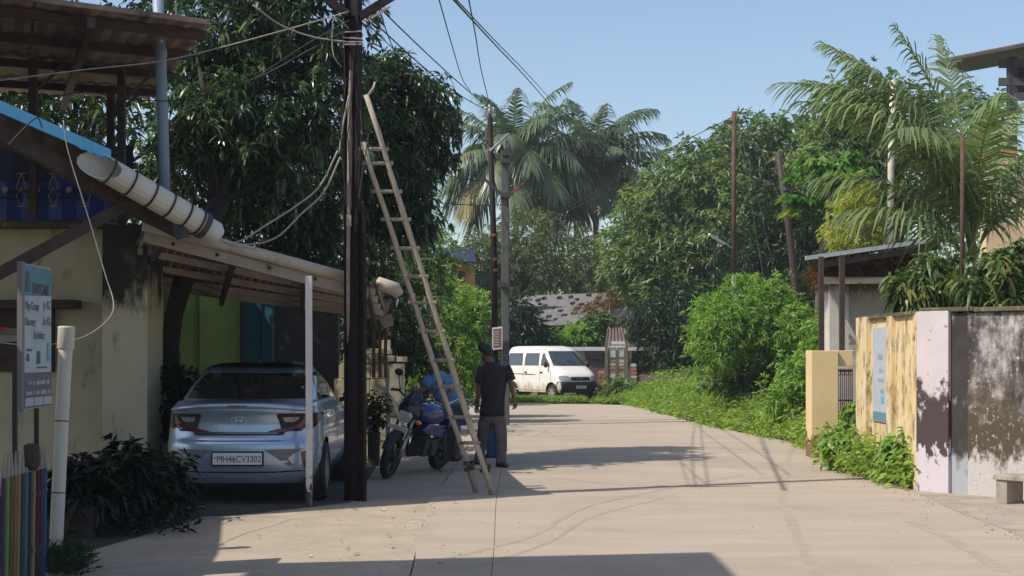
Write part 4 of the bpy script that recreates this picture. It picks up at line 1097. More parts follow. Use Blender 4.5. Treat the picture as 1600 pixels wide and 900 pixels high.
b = MB(); b.tube([P(573, 152, 15.5), P(584, 136, 15.5), P(586, 128, 15.5)], [.014, .012, .010], 8); b.build('hook_stick', M['wood'], t, smooth=True)

# ------------------------------------------------------------------ stepped cream wall, plants, bag
t = thing('garden_wall', 'stepped cream block wall with small finials behind the steel pole', 'wall', V(-2.3, 22.6, 0))
def blockrow(x0, x1, y, dpt, z, h, n, m='cream_block'):
    w = (x1 - x0) / n
    for i in range(n):
        b = MB(); b.box((x0 + w * (i + .5) + random.uniform(-.004, .004), y + dpt / 2 + random.uniform(-.012, .012), z + h / 2), (w - .012, dpt, h - .010)); b.build('block', M[m], t, bevel=.006)
D = 22.2
xp = lambda px: (px - 800) / F * D
zs_ = 0.0
rows_ = [(527, 603, 3), (527, 603, 3), (527, 603, 3), (527, 603, 4), (527, 603, 3), (531, 603, 3)]
for i, (a, c, n) in enumerate(rows_):
    blockrow(xp(a), xp(c), D, .5, i * .235, .235, n)
blockrow(xp(536), xp(597), D - .02, .5, 1.41, .14, 3)
blockrow(xp(540), xp(597), D, .45, 1.55, .085, 2)
for i in range(7):                                         # return leg running away along the lane
    blockrow(xp(604) + .005, xp(622), D + .9, .6, i * .2, .2, 1)
    blockrow(xp(604) + .005, xp(613), D + .1 + (0 if i % 2 else .05), .7, i * .2, .2, 1)
blockrow(xp(598), xp(614), D + .05, .4, 1.43, .10, 1); blockrow(xp(601), xp(610), D + .05, .3, 1.54, .09, 1)
blockrow(xp(612), xp(627), D + .85, .5, 1.42, .09, 1)
b = MB(); b.box((xp(600), D + .2, .7), (.5, .35, 1.38)); b.box((xp(565), D + .27, .7), (.7, .4, 1.38)); b.build('core', M['mortar'], t)
for px in (598, 606.5):
    b = MB(); b.box((xp(px), D + .15, 1.69), (.05, .06, .14)); b.build('finial', M['cream_block'], t, bevel=.006)
for px, z in ((524, .0), (518, 0)):
    for i in range(5 if px == 524 else 4):
        blockrow(xp(px - 6), xp(px + 3), D + .3 + (.12 if px == 518 else 0), .4, i * .235, .235, 1)
# second little roof with red posts beyond the carport
t = thing('porch_roof', 'small ribbed porch roof on thin reddish posts beyond the carport', 'roof', V(-2.1, 20.5, 1.6))
q0, q1, q2, q3 = P(556, 452, 19.3), P(613, 466, 19.7), P(611, 498, 21.8), P(560, 496, 21.9)
b = MB(); b.corr(q0, q0.lerp(q1, .95), q3.lerp(q2, .7), q3, 5, .02, .006, ripple=.05); b.build('sheet', M['brown_sheet'], t)
b = MB(); b.corr(q1 + V(-.14, .6, -.13), q1 + V(-.02, .9, -.19), q2 + V(.02, .2, -.04), q2 + V(-.2, 0, .02), 3, .02, .006, ripple=.05); b.build('sheet', M['brown_sheet'], t)
b = MB(); b.slab(q1 + V(-.44, -.02, -.01), q1 + V(0, 0, .0), q1 + V(-.06, .05, -.17), q1 + V(-.2, .03, -.26), .01); b.build('sheet_end', M['brown_sheet'], t)
b = MB(); b.slab(q1 + V(-.22, .1, -.25), q1 + V(-.02, .15, -.20), q1 + V(.0, .2, -.36), q1 + V(-.12, .15, -.40), .01); b.build('sheet_end', M['brown_sheet'], t)
for px in (584, 593.5, 602.5):
    p = P(px, 490, 21.6); b = MB(); b.beam((p.x, p.y, 1.2), (p.x, p.y, p.z + .1), .045, .045); b.build('post', M['rust'], t)
b = MB(); b.box(P(586, 478, 21.3), (.12, .1, .1)); b.build('bracket', M['ink'], t)
# leafy shrub in a dark pot, bag
t = thing('potted_shrub', 'small round shrub in a tall dark pot beside the steel pole', 'plant', G(584, 728))
p = G(584, 728)
b = MB(); b.lathe([(.01, 0), (.075, 0), (.085, .1), (.085, .42), (.095, .43), (.095, .47), (.07, .47), (.01, .44)], p, (0, 0, 1), 16); b.build('pot', M['pot'], t)
b = MB()
for k in range(5): b.tube([p + V(0, 0, .44), p + V(random.uniform(-.1, .1), random.uniform(-.1, .1), .75)], [.01, .004], 5)
b.build('stem', M['bark'], t)
crown('foliage', [((p.x + .02, p.y, .74), (.19, .19, .26))], t, M['l_dark'], 70, .05, 5, 6, .05, .022, droop=.2, shell=(.3, 1))
b = MB(); p = G(591, 703)
vs = []; fs = []
for i in range(7):
    for k in range(12):
        th = math.pi * i / 6; ph = 2 * math.pi * k / 12; r = .13 * (1 + random.uniform(-.2, .2))
        vs.append(p + V(r * 1.1 * math.sin(th) * math.cos(ph), r * math.sin(th) * math.sin(ph), .11 - .13 * math.cos(th) * (1 + random.uniform(-.1, .15))))
for i in range(6):
    for k in range(12): fs.append((i * 12 + k, i * 12 + (k + 1) % 12, (i + 1) * 12 + (k + 1) % 12, (i + 1) * 12 + k))
b.add(vs, fs); tag(rebase(b.build('plastic_bag', M['plastic_bag'])), 'crumpled white plastic bag on the ground before the cream wall', 'bag')
# ------------------------------------------------------------------ motorcycle
mc = thing('motorcycle', 'blue and black motorcycle on its stand behind the ladder, front wheel towards the camera', 'motorcycle', G(682, 733))
rc_, fc_ = G(682, 733), G(598, 746)
hd = (fc_ - rc_); WB = hd.length; th = math.atan2(-hd.x, hd.y)
mc.rotation_euler = (0, math.radians(-15), th)
def mpart(b, name, m, parent=None, smooth=False, bevel=0): return b.build(name, M[m], parent or mc, smooth, True, bevel)
ST = Matrix.Translation((0, WB - .33, .86)) @ Matrix.Rotation(math.radians(9), 4, 'Z') @ Matrix.Translation((0, -(WB - .33), -.86))
def front(b):
    b.v = [tuple(ST @ Vector(p)) for p in b.v]; return b
def mwheel(y, fr, w):
    f = front if fr else (lambda b: b); c = (0, y, .30)
    b = MB(); b.lathe([(.225, -w / 2), (.27, -w / 2), (.292, -w * .3), (.30, 0), (.292, w * .3), (.27, w / 2), (.225, w / 2), (.225, -w / 2)], c, (1, 0, 0), 30)
    o = mpart(f(b), 'wheel', 'black')
    b = MB(); b.lathe([(.20, -.03), (.226, -.035), (.226, .035), (.20, .03), (.20, -.03)], c, (1, 0, 0), 28)
    for k in range(5):
        a = k * 2 * math.pi / 5; b.beam(V(0, y + .03 * math.cos(a), .3 + .03 * math.sin(a)), V(0, y + .21 * math.cos(a + .25), .3 + .21 * math.sin(a + .25)), .03, .03, (1, 0, 0))
    b.lathe([(.01, -.07), (.05, -.07), (.055, 0), (.05, .07), (.01, .07)], c, (1, 0, 0), 14)
    mpart(f(b), 'rim', 'steel_dark', o)
    b = MB(); b.lathe([(.05, .05), (.115, .05), (.115, .055), (.05, .055)], c, (1, 0, 0), 22); mpart(f(b), 'brake_disc', 'chrome', o)
mwheel(0, False, .10); mwheel(WB, True, .085)
for s in (-1, 1):
    b = MB(); b.tube([(s * .095, WB, .30), (s * .095, WB - .14, .58)], .026, 10); b.tube([(s * .095, WB - .13, .56), (s * .09, WB - .32, .93)], .018, 10)
    mpart(front(b), 'fork_leg', 'alu' if s < 0 else 'dark', smooth=True)
b = MB()                                                   # front mudguard
vs = []; fs = []
for i in range(9):
    a = math.radians(20 + 118 * i / 8)
    for s in (-1, -.6, 0, .6, 1): vs.append((s * .06, WB + math.cos(a) * (.325 - .02 * abs(s) ** 2), .30 + math.sin(a) * (.335 - .02 * s * s)))
for i in range(8):
    for k in range(4): fs.append((i * 5 + k, i * 5 + k + 1, i * 5 + k + 6, i * 5 + k + 5))
b.add(vs, fs); mpart(front(b), 'mudguard', 'dark', smooth=True)
b = MB(); b.box((0, WB + .03, .67), (.27, .012, .06), Matrix.Rotation(math.radians(-20), 3, 'X')); mpart(front(b), 'number_plate', 'plate_white')
for s in (-1, 1):
    b = MB(); b.tube([(s * .10, WB - .02, .66), (s * .11, WB + .05, .54)], .008, 6); mpart(front(b), 'plate_bracket', 'chrome')
# headlamp and visor
b = MB(); c = V(0, WB - .155, .80)
prof = [(-.07, .06), (.07, .06), (.088, .0), (.045, -.075), (-.045, -.075), (-.088, .0)]
vs = [(x, c.y + .06 - .25 * abs(z) ** 1.2, c.z + z) for x, z in prof] + [(x * .9, c.y - .1, c.z + z) for x, z in prof]
b.add(vs, [tuple(range(6)), tuple(range(11, 5, -1))] + [(i, 6 + i, 6 + (i + 1) % 6, (i + 1) % 6) for i in range(6)])
mpart(front(b), 'headlight', 'pale_panel')
b = MB()
vs = []; fs = []
for j, (z, w, y) in enumerate(((.72, .115, -.15), (.80, .14, -.17), (.885, .145, -.155), (.96, .135, -.20), (1.05, .11, -.27), (1.10, .07, -.32))):
    for i in range(9):
        u = i / 4 - 1
        hole = (z < .87 and abs(u) < .7)
        vs.append((u * w, WB + y - .10 * u * u - (.03 if hole else 0), z))
for j in range(5):
    for i in range(8): fs.append((j * 9 + i, j * 9 + i + 1, (j + 1) * 9 + i + 1, (j + 1) * 9 + i))
n0 = len(vs); vs2 = [(x, y - .012, z) for x, y, z in vs]
b.add(vs + vs2, fs + [tuple(n0 + q for q in reversed(f)) for f in fs]); mpart(front(b), 'visor', 'bike_navy', smooth=True)
b = MB(); b.tube([(-.36, WB - .50, 1.03), (-.26, WB - .42, 1.06), (-.10, WB - .36, 1.0), (.10, WB - .36, 1.0), (.26, WB - .42, 1.06), (.36, WB - .50, 1.03)], .012, 8); mpart(front(b), 'handlebar', 'dark', smooth=True)
for s in (-1, 1):
    b = MB(); b.tube([(s * .25, WB - .415, 1.06), (s * .37, WB - .505, 1.03)], .019, 10); mpart(front(b), 'grip', 'black', smooth=True)
    b = MB(); b.tube([(s * .24, WB - .39, 1.05), (s * .37, WB - .43, 1.03)], .008, 6); mpart(front(b), 'lever', 'alu')
    b = MB(); b.tube([(s * .22, WB - .40, 1.06), (s * .27, WB - .36, 1.22), (s * .27, WB - .37, 1.25)], .007, 6); b.ball((s * .285, WB - .37, 1.29), (.062, .02, .046), 12, 8); mpart(front(b), 'mirror', 'dark', smooth=True)
    b = MB(); b.tube([(s * .09, WB - .22, .76), (s * .16, WB - .20, .76)], .010, 6); b.ball((s * .18, WB - .19, .76), (.042, .04, .03), 12, 8); mpart(front(b), 'indicator', 'orange_lamp', smooth=True)
b = MB(); b.tube([(-.06, WB - .23, .98), (.06, WB - .23, .98)], .045, 12); mpart(front(b), 'instrument_pod', 'dark', smooth=True)
# frame, engine, tank, seat
b = MB(); b.tube([(0, WB - .30, .86), (0, WB - .42, .50), (0, WB - .55, .25), (0, .35, .25), (0, .25, .6)], .02, 8); b.tube([(0, WB - .32, .84), (0, .25, .68), (0, -.30, .78)], .02, 8)
for s in (-1, 1): b.tube([(s * .07, .02, .30), (s * .08, .35, .36)], .02, 8)
mpart(b, 'frame', 'dark', smooth=True)
b = MB(); b.box((0, .56, .36), (.22, .34, .22)); b.tube([(0, .66, .44), (0, .76, .66)], [.085, .075], 14)
for k in range(6): b.lathe([(.01, 0), (.105, 0), (.105, .008), (.01, .008)], (0, .675 + .013 * k, .47 + .028 * k), (0, .42, .9), 16)
for s in (-1, 1): b.lathe([(.01, .0), (.085, .0), (.095, -.04)], (s * .15, .52, .35), (s, 0, 0), 18)
mpart(b, 'engine', 'steel_dark')
b = MB(); b.tube([(.07, .80, .55), (.10, .86, .40), (.13, .72, .22), (.15, .40, .20), (.16, .20, .27)], .021, 10); b.tube([(.16, .25, .26), (.17, -.30, .42)], [.045, .052], 14); mpart(b, 'exhaust', 'alu', smooth=True)
b = MB(); vs = []; fs = []
st = [(.24, .05, .72, .80), (.30, .11, .68, .87), (.45, .14, .66, .925), (.60, .15, .66, .945), (.74, .145, .68, .93), (.84, .10, .70, .90), (.88, .05, .74, .86)]
nn = 14
for y, w, z0, z1 in st:
    for k in range(nn):
        a = 2 * math.pi * k / nn; ca, sa = math.cos(a), math.sin(a)
        vs.append((w * math.copysign(abs(ca) ** .75, ca), y, (z0 + z1) / 2 + (z1 - z0) / 2 * math.copysign(abs(sa) ** .75, sa)))
for i in range(len(st) - 1):
    for k in range(nn): fs.append((i * nn + k, i * nn + (k + 1) % nn, (i + 1) * nn + (k + 1) % nn, (i + 1) * nn + k))
fs += [tuple(range(nn)), tuple(range((len(st) - 1) * nn, len(st) * nn))]
b.add(vs, fs); tank = mpart(b, 'fuel_tank', 'bike_blue', smooth=True)
b = MB(); b.lathe([(.01, .012), (.035, .012), (.04, 0)], (0, .62, .945), (0, 0, 1), 14); mpart(b, 'filler_cap', 'chrome', tank)
for s in (-1, 1):
    b = MB(); b.prism([(.30, .62), (.80, .70), (.92, .62), (.70, .55), (.34, .50)], s * .10, s * .135, Matrix(((0, 0, 1, 0), (1, 0, 0, 0), (0, 1, 0, 0), (0, 0, 0, 1)))); mpart(b, 'side_panel', 'bike_blue', bevel=.008)
    b = MB(); b.beam((s * .14, .34, .655), (s * .14, .82, .70), .008, .02, (1, 0, 0)); mpart(b, 'chrome_stripe', 'chrome')
b = MB(); vs = []; fs = []
st = [(.30, .10, .74, .82), (.10, .13, .73, .84), (-.12, .13, .75, .87), (-.36, .10, .80, .90), (-.46, .05, .83, .88)]
for y, w, z0, z1 in st:
    for k in range(12):
        a = 2 * math.pi * k / 12; ca, sa = math.cos(a), math.sin(a)
        vs.append((w * math.copysign(abs(ca) ** .6, ca), y, (z0 + z1) / 2 + (z1 - z0) / 2 * math.copysign(abs(sa) ** .6, sa)))
for i in range(len(st) - 1):
    for k in range(12): fs.append((i * 12 + k, i * 12 + (k + 1) % 12, (i + 1) * 12 + (k + 1) % 12, (i + 1) * 12 + k))
fs += [tuple(range(12)), tuple(range(48, 60))]
b.add(vs, fs); mpart(b, 'seat', 'black', smooth=True)
b = MB(); b.box((0, -.12, .68), (.20, .55, .12)); b.box((0, -.44, .74), (.14, .10, .08)); mpart(b, 'tail_panel', 'bike_blue', bevel=.015)
b = MB(); b.tube([(-.12, -.1, .86), (-.12, -.48, .95), (.12, -.48, .95), (.12, -.1, .86)], .011, 8); mpart(b, 'grab_rail', 'chrome', smooth=True)
b = MB(); vs = []; fs = []
for i in range(8):
    a = math.radians(60 + 105 * i / 7)
    for s in (-1, 0, 1): vs.append((s * .07, math.cos(a) * .34, .30 + math.sin(a) * (.345 - .02 * abs(s))))
for i in range(7):
    for k in range(2): fs.append((i * 3 + k, i * 3 + k + 1, i * 3 + k + 4, i * 3 + k + 3))
b.add(vs, fs); mpart(b, 'mudguard', 'dark', smooth=True)
b = MB(); b.tube([(-.10, .42, .27), (-.24, .36, .06), (-.25, .40, .055)], .013, 6); mpart(b, 'side_stand', 'dark')
b = MB(); b.tube([(-.26, .40, .27), (.26, .40, .27)], .013, 6); mpart(b, 'foot_peg', 'dark')
b = MB(); b.tube([(-.20, .72, .25), (-.24, .80, .42), (-.20, .86, .58), (.20, .86, .58), (.24, .80, .42), (.20, .72, .25)], .014, 8); mpart(b, 'crash_guard', 'dark', smooth=True)

# ------------------------------------------------------------------ people
def skin_mesh(name, verts, edges, radii, m, parent, sub=2, flat=None):
    me = bpy.data.meshes.new(name + '_tmp')
    bm = bmesh.new(); lay = bm.verts.layers.skin.verify()
    vs = []
    for i, (p, r) in enumerate(zip(verts, radii)):
        v = bm.verts.new(p); v[lay].radius = (r, r); v[lay].use_root = (i == 0); vs.append(v)
    for a, c in edges: bm.edges.new((vs[a], vs[c]))
    bm.to_mesh(me); bm.free()
    ob = bpy.data.objects.new('tmp', me); COL.objects.link(ob)
    md = ob.modifiers.new('s', 'SKIN'); md.use_smooth_shade = True; md.branch_smoothing = .4
    if sub: sm = ob.modifiers.new('d', 'SUBSURF'); sm.levels = sub; sm.render_levels = sub
    bpy.context.view_layer.update()
    out = bpy.data.meshes.new_from_object(ob.evaluated_get(bpy.context.evaluated_depsgraph_get()))
    bpy.data.objects.remove(ob); bpy.data.meshes.remove(me)
    if flat:
        for v in out.vertices: v.co.y = flat(v.co)
    out.name = name; out.materials.clear()
    o = link_mesh(name, out, m, parent, True)
    out.polygons.foreach_set('use_smooth', [True] * len(out.polygons))
    return o
def person(label, loc, rz, J, shirt, trousers, cap=True, scale=1.0):
    t = thing('person', label, 'person', loc, rotz=rz); t.scale = (scale,) * 3
    Vs = []; Ed = []; Rd = []
    def add(p, r, par=None):
        Vs.append(Vector(p)); Rd.append(r)
        if par is not None: Ed.append((par, len(Vs) - 1))
        return len(Vs) - 1
    pel = add(J['pelvis'], .085); sp = add(J['spine'], .08, pel); ch = add(J['chest'], .075, sp)
    nk = add(J['neck'], .056, ch); hb = Vector(J['head']); up = (hb - Vector(J['neck'])).normalized()
    face = Vector(J['face']).normalized()
    jaw = add(hb - up * .065 + face * .02, .062, nk); sk = add(hb + up * .01, .086, jaw); cr = add(hb + up * .085 - face * .005, .066, sk)
    add(hb - up * .012 + face * .088, .014, sk)
    sdv = face.cross(up).normalized()
    for s in (-1, 1): add(hb + sdv * s * .086 - up * .01, .016, sk)
    for s, K in ((-1, 'L'), (1, 'R')):
        sh = add(J[K + 'sh'], .05, ch); el = add(J[K + 'el'], .042, sh); wr = add(J[K + 'wr'], .028, el)
        E, W = Vector(J[K + 'el']), Vector(J[K + 'wr']); d = (W - E).normalized()
        fw = Vector(J.get(K + 'palm', (0, -1, 0))); across = d.cross(fw).normalized(); fw = across.cross(d)
        pm = add(W + d * .055, .030, wr)
        for i, (o, ln) in enumerate(((-.030, .075), (-.010, .085), (.010, .08), (.028, .062))):
            k0 = add(W + d * .095 + across * o, .0095, pm); k1 = add(W + d * (.095 + ln * .5) + across * o * 1.15 + fw * .012, .0085, k0); add(W + d * (.095 + ln * .9) + across * o * 1.15 + fw * .038, .0075, k1)
        th0 = add(W + d * .04 - across * s * .038 + fw * .012, .012, pm); add(W + d * .085 - across * s * .055 + fw * .03, .0095, th0)
        hp = add(J[K + 'hip'], .062, pel); kn = add(J[K + 'kn'], .05, hp); an = add(J[K + 'an'], .040, kn)
        add(Vector(J[K + 'an']) + Vector(J.get(K + 'toe', (0, .14, -.045))), .035, an)
    skin_mesh('body', Vs, Ed, Rd, M['skin'], t, 2)
    # shirt with short sleeves, trousers
    pv, spv, chv, nkv = (Vector(J[k]) for k in ('pelvis', 'spine', 'chest', 'neck'))
    wv = (Vector(J['Rsh']) - Vector(J['Lsh'])); shw = wv.length / 2; wv.normalize()
    shc = (Vector(J['Rsh']) + Vector(J['Lsh'])) / 2
    def loft(rings, n=18):
        b = MB(); vs = []; fs = []
        for c, w, d, ax in rings:
            dv = Vector((-ax.y, ax.x, 0)).normalized()
            for k in range(n):
                a = 2 * math.pi * k / n
                wr_ = 1 + random.uniform(-.035, .035)
                vs.append(c + ax * (w * math.copysign(abs(math.cos(a)) ** .8, math.cos(a)) * wr_) + dv * (d * math.sin(a) * wr_))
        for i in range(len(rings) - 1):
            for k in range(n): fs.append((i * n + k, i * n + (k + 1) % n, (i + 1) * n + (k + 1) % n, (i + 1) * n + k))
        fs += [tuple(range(n))[::-1], tuple(range((len(rings) - 1) * n, len(rings) * n))]
        b.add(vs, fs); return b
    hx = (Vector(J['Rhip']) - Vector(J['Lhip'])); hx.normalize()
    top = shc + (nkv - shc) * .5
    b = loft([(pv - Vector((0, 0, .07)), .175, .13, hx), (pv + Vector((0, 0, .02)), .170, .125, hx), (pv.lerp(spv, .6), .160, .115, hx.lerp(wv, .5)), (spv, .165, .115, wv), (spv.lerp(chv, .6), .178, .122, wv), (chv, .188, .125, wv),
              (chv.lerp(shc, .6), shw + .025, .118, wv), (shc + (nkv - shc) * .12, shw + .035, .095, wv), (shc + (nkv - shc) * .42, shw * .80, .085, wv), (shc + (nkv - shc) * .72, shw * .52, .075, wv), (shc + (nkv - shc) * .95, .068, .066, wv)])
    for K in 'LR':
        S, E = Vector(J[K + 'sh']), Vector(J[K + 'el'])
        b.tube([S.lerp(chv, .25), S, S.lerp(E, .35), S.lerp(E, .7), S.lerp(E, .72)], [.06, .074, .076, .081, .06], 14)
    b.build('shirt', M[shirt], t, True, True)
    b = loft([(pv + Vector((0, 0, .05)), .150, .110, hx), (pv - Vector((0, 0, .04)), .165, .120, hx), (pv - Vector((0, 0, .12)), .160, .118, hx), (pv - Vector((0, 0, .17)), .12, .095, hx)])
    for K in 'LR':
        H, Kn, A = Vector(J[K + 'hip']), Vector(J[K + 'kn']), Vector(J[K + 'an'])
        pts = [H + Vector((0, 0, -.02)), H.lerp(Kn, .3), H.lerp(Kn, .65), Kn, Kn.lerp(A, .3), Kn.lerp(A, .6), Kn.lerp(A, .85), A + Vector((0, 0, -.015)), A + Vector((0, 0, -.012))]
        pts = [p + Vector((random.uniform(-.006, .006), random.uniform(-.006, .006), 0)) for p in pts]
        b.tube(pts, [.095, .098, .088, .078, .076, .072, .074, .076, .05], 14)
    b.build('trousers', M[trousers], t, True, True)
    for K in 'LR':
        A = Vector(J[K + 'an']); tv = Vector(J.get(K + 'toe', (0, .14, -.045))); tv.z = 0; tv.normalize()
        sx = Vector((-tv.y, tv.x, 0)); b = MB(); vs = []; fs = []
        prof = [(-.09, .030, .07), (-.05, .042, .10), (.02, .045, .095), (.08, .050, .065), (.15, .045, .05), (.185, .02, .03)]
        for f, w, h in prof:
            for a in range(8):
                an_ = 2 * math.pi * a / 8
                vs.append(Vector((A.x, A.y, 0)) + tv * f + sx * w * math.cos(an_) + Vector((0, 0, max(0.004, h * .5 + h * .55 * math.sin(an_)))))
        for i in range(5):
            for a in range(8): fs.append((i * 8 + a, i * 8 + (a + 1) % 8, (i + 1) * 8 + (a + 1) % 8, (i + 1) * 8 + a))
        fs += [tuple(range(8)), tuple(range(40, 48))]
        b.add(vs, fs); b.build('shoe', M['shoe'], t, True, True)
    # hair: a cap of hair over the back and top of the skull
    R = Matrix((sdv, face, up)).transposed()
    b = MB(); vs = []; fs = []
    for i in range(8):
        thv = math.radians(8 + 132 * i / 7)
        for k in range(20):
            ph = 2 * math.pi * k / 20
            frontness = max(0, math.sin(ph))
            tv = thv * (1 - .48 * frontness ** 1.5)
            sn = math.sin(tv) if tv < math.pi / 2 else 1 - .28 * (tv - math.pi / 2) / .87
            q = Vector((.096 * sn * math.cos(ph), .104 * sn * math.sin(ph), .108 * math.cos(tv)))
            q *= 1 + random.uniform(-.03, .05)
            vs.append(hb + up * .03 - face * .014 + R @ q)
    for i in range(7):
        for k in range(20): fs.append((i * 20 + k, i * 20 + (k + 1) % 20, (i + 1) * 20 + (k + 1) % 20, (i + 1) * 20 + k))
    fs.append(tuple(range(20)))
    b.add(vs, fs)
    if cap: b.add([hb + up * .06 + face * .085 + sdv * .06, hb + up * .06 + face * .085 - sdv * .06, hb + up * .045 + face * .17 - sdv * .045, hb + up * .045 + face * .17 + sdv * .045,
                   hb + up * .072 + face * .085 + sdv * .06, hb + up * .072 + face * .085 - sdv * .06, hb + up * .055 + face * .17 - sdv * .045, hb + up * .055 + face * .17 + sdv * .045],
                  [(3, 2, 1, 0), (4, 5, 6, 7), (0, 1, 5, 4), (1, 2, 6, 5), (2, 3, 7, 6), (3, 0, 4, 7)])
    b.build('cap' if cap else 'hair', M['hair'], t, True, True)
    for s in (-1, 1):
        b = MB(); b.ball(hb + face * .080 + sdv * s * .031 + up * .012, (.012, .012, .008), 8, 6); b.build('eye', M['ink'], t, True, True)
        b = MB(); b.beam(hb + face * .083 + sdv * s * .016 + up * .034, hb + face * .078 + sdv * s * .048 + up * .036, .008, .007); b.build('eyebrow', M['hair'], t, False, True)
    b = MB(); b.beam(hb + face * .078 - up * .052 - sdv * .022, hb + face * .078 - up * .052 + sdv * .022, .01, .008); b.build('mouth', mat('lip', (.12, .045, .035)), t, False, True)
    return t
D = 20.4; X0 = (768 - 800) / F * D
def q(px, py, y=0.0): return ((px - 800) / F * (D + y) - X0, y, CZ + (HOR - py) / F * (D + y))
man = person('person in a black T-shirt and dark trousers standing right of the ladder, seen from behind', (X0, D, 0), 0,
       dict(pelvis=q(769, 642), spine=q(771, 616, .0), chest=q(772, 592), neck=q(766, 565, .0), head=q(759, 549, .02), face=(-.80, .50, .10),
            Lsh=q(754, 576), Lel=q(748, 608, .02), Lwr=q(746, 629, .06), Lpalm=(.4, .8, 0), Rsh=q(792, 576), Rel=q(799, 602, -.03), Rwr=q(803, 622, .02), Rpalm=(-.5, .7, 0),
            Lhip=q(760, 652), Lkn=q(753, 687, .14), Lan=q(749.5, 720, .16), Ltoe=(-.13, .02, -.045), Rhip=q(780, 652), Rkn=q(783.5, 690, -.06), Ran=q(783, 726, -.2), Rtoe=(.06, -.12, -.045)), 'black_shirt', 'grey_trousers', cap=False)
D = 21.3; X0 = (692 - 800) / F * D
person('person in a light blue shirt bending over the far side of the motorcycle', (X0, D, 0), 0,
       dict(pelvis=q(704, 644, .05), spine=q(699, 622, 0), chest=q(689, 598, -.03), neck=q(682, 580, -.06), head=q(679, 566, -.10), face=(-.75, -.55, -.35),
            Lsh=q(671, 592, -.06), Lel=q(661, 609, -.16), Lwr=q(650, 609, -.34), Lpalm=(0, 0, -1), Rsh=q(701, 588, .02), Rel=q(703, 614, -.1), Rwr=q(690, 626, -.3), Rpalm=(0, 0, -1),
            Lhip=q(698, 648, .0), Lkn=q(694, 684, -.04), Lan=q(697, 716, .04), Ltoe=(-.14, -.02, -.045), Rhip=q(711, 648, .08), Rkn=q(709, 684, .06), Ran=q(712, 717, .14), Rtoe=(-.14, -.02, -.045)), 'blue_shirt', 'grey_trousers', cap=False)
D = 22.0; X0 = (767 - 800) / F * D
person('person in blue jeans almost hidden behind the one in the black T-shirt', (X0, D, 0), 0,
       dict(pelvis=q(771, 650), spine=q(770, 628), chest=q(769, 604), neck=q(766, 582), head=q(763, 564), face=(-.3, -.9, 0),
            Lsh=q(758, 595), Lel=q(757, 620), Lwr=q(762, 640, -.05), Lpalm=(0, -1, 0), Rsh=q(782, 595), Rel=q(784, 620), Rwr=q(779, 640, -.05), Rpalm=(0, -1, 0),
            Lhip=q(767, 655), Lkn=q(766.5, 686), Lan=q(767, 715), Ltoe=(-.1, -.1, -.045), Rhip=q(776, 655), Rkn=q(776, 686), Ran=q(776, 715), Rtoe=(.05, -.13, -.045)), 'blue_shirt', 'denim', cap=False)

# ------------------------------------------------------------------ white van
hv = V(.53, -.85, 0).normalized(); fr_ = V((908 - 800) / F * 47.4, 47.4, 0)
van = thing('van', 'white van with dark bumper parked across the grass at the end of the road', 'van', fr_ - hv * 3.675, rotz=math.atan2(-hv.x, hv.y))
vz = [.30, .45, .60, .72, .84, .95, 1.05, 1.15, 1.3, 1.5, 1.65, 1.72, 1.78, 1.815]
vsn = Shell(3.675, vz, [.70, .725, .737, .737, .737, .735, .732, .725, .71, .68, .65, .63, .58, .45],
            [.04, .02, .0, .0, .01, .02, .03, .04, .07, .12, .17, .21, .28, .45],
            [.10, .02, .0, .03, .08, .20, .38, .55, .70, .93, 1.10, 1.20, 1.34, 1.6], 3.4, .35, .40)
vsn.body([.30, .34, .38, .42, .46, .5, .55, .6, .64, .68, .72, .76, .80, .84, .9, .95, 1.0, 1.05, 1.1, 1.15, 1.22, 1.3, 1.4, 1.5, 1.6, 1.65, 1.69, 1.72, 1.75, 1.78, 1.8, 1.815], 'body', M['van_white'], van, arches=[(.68, .29, .35), (3.03, .29, .35)])
vsn.end_patch([(1.17, -.63, .63), (1.3, -.61, .61), (1.45, -.575, .575), (1.60, -.53, .53), (1.645, -.50, .50)], 'windscreen', M['van_glass'], van, rear=False, off=.012, cols=14)
vsn.end_patch([(.30, -.70, .70), (.36, -.725, .725), (.50, -.73, .73), (.60, -.735, .735), (.66, -.73, .73)], 'bumper', M['dark'], van, rear=False, off=.03, cols=20, skirt=.05)
vsn.end_patch([(.69, -.36, .36), (.76, -.37, .37), (.81, -.36, .36)], 'grille', M['ink'], van, rear=False, off=.012, cols=8)
vsn.end_patch([(.745, -.355, .355), (.755, -.355, .355)], 'grille_bar', M['dark'], van, rear=False, off=.022, cols=8)
b = MB(); y = vsn.Yf(0, .75) + .025; b.beam((-.03, y, .735), (.03, y, .735), .012, .012); b.beam((-.03, y, .765), (.03, y, .765), .012, .012); b.beam((-.03, y, .765), (.03, y, .735), .012, .012); b.build('emblem', M['chrome'], van, local=True)
vsn.end_patch([(.43, -.20, .20), (.53, -.20, .20)], 'number_plate', M['plate_white'], van, rear=False, off=.045, cols=4)
o = text('MH 06 BE 3141', .062, (0, 0, 0), (-1, 0, 0), (0, 0, 1), M['ink'], None, align='CENTER', sx=.8)
o.data.transform(Matrix.Translation((0, vsn.Yf(.0, .48) + .050, .455))); o.parent = van
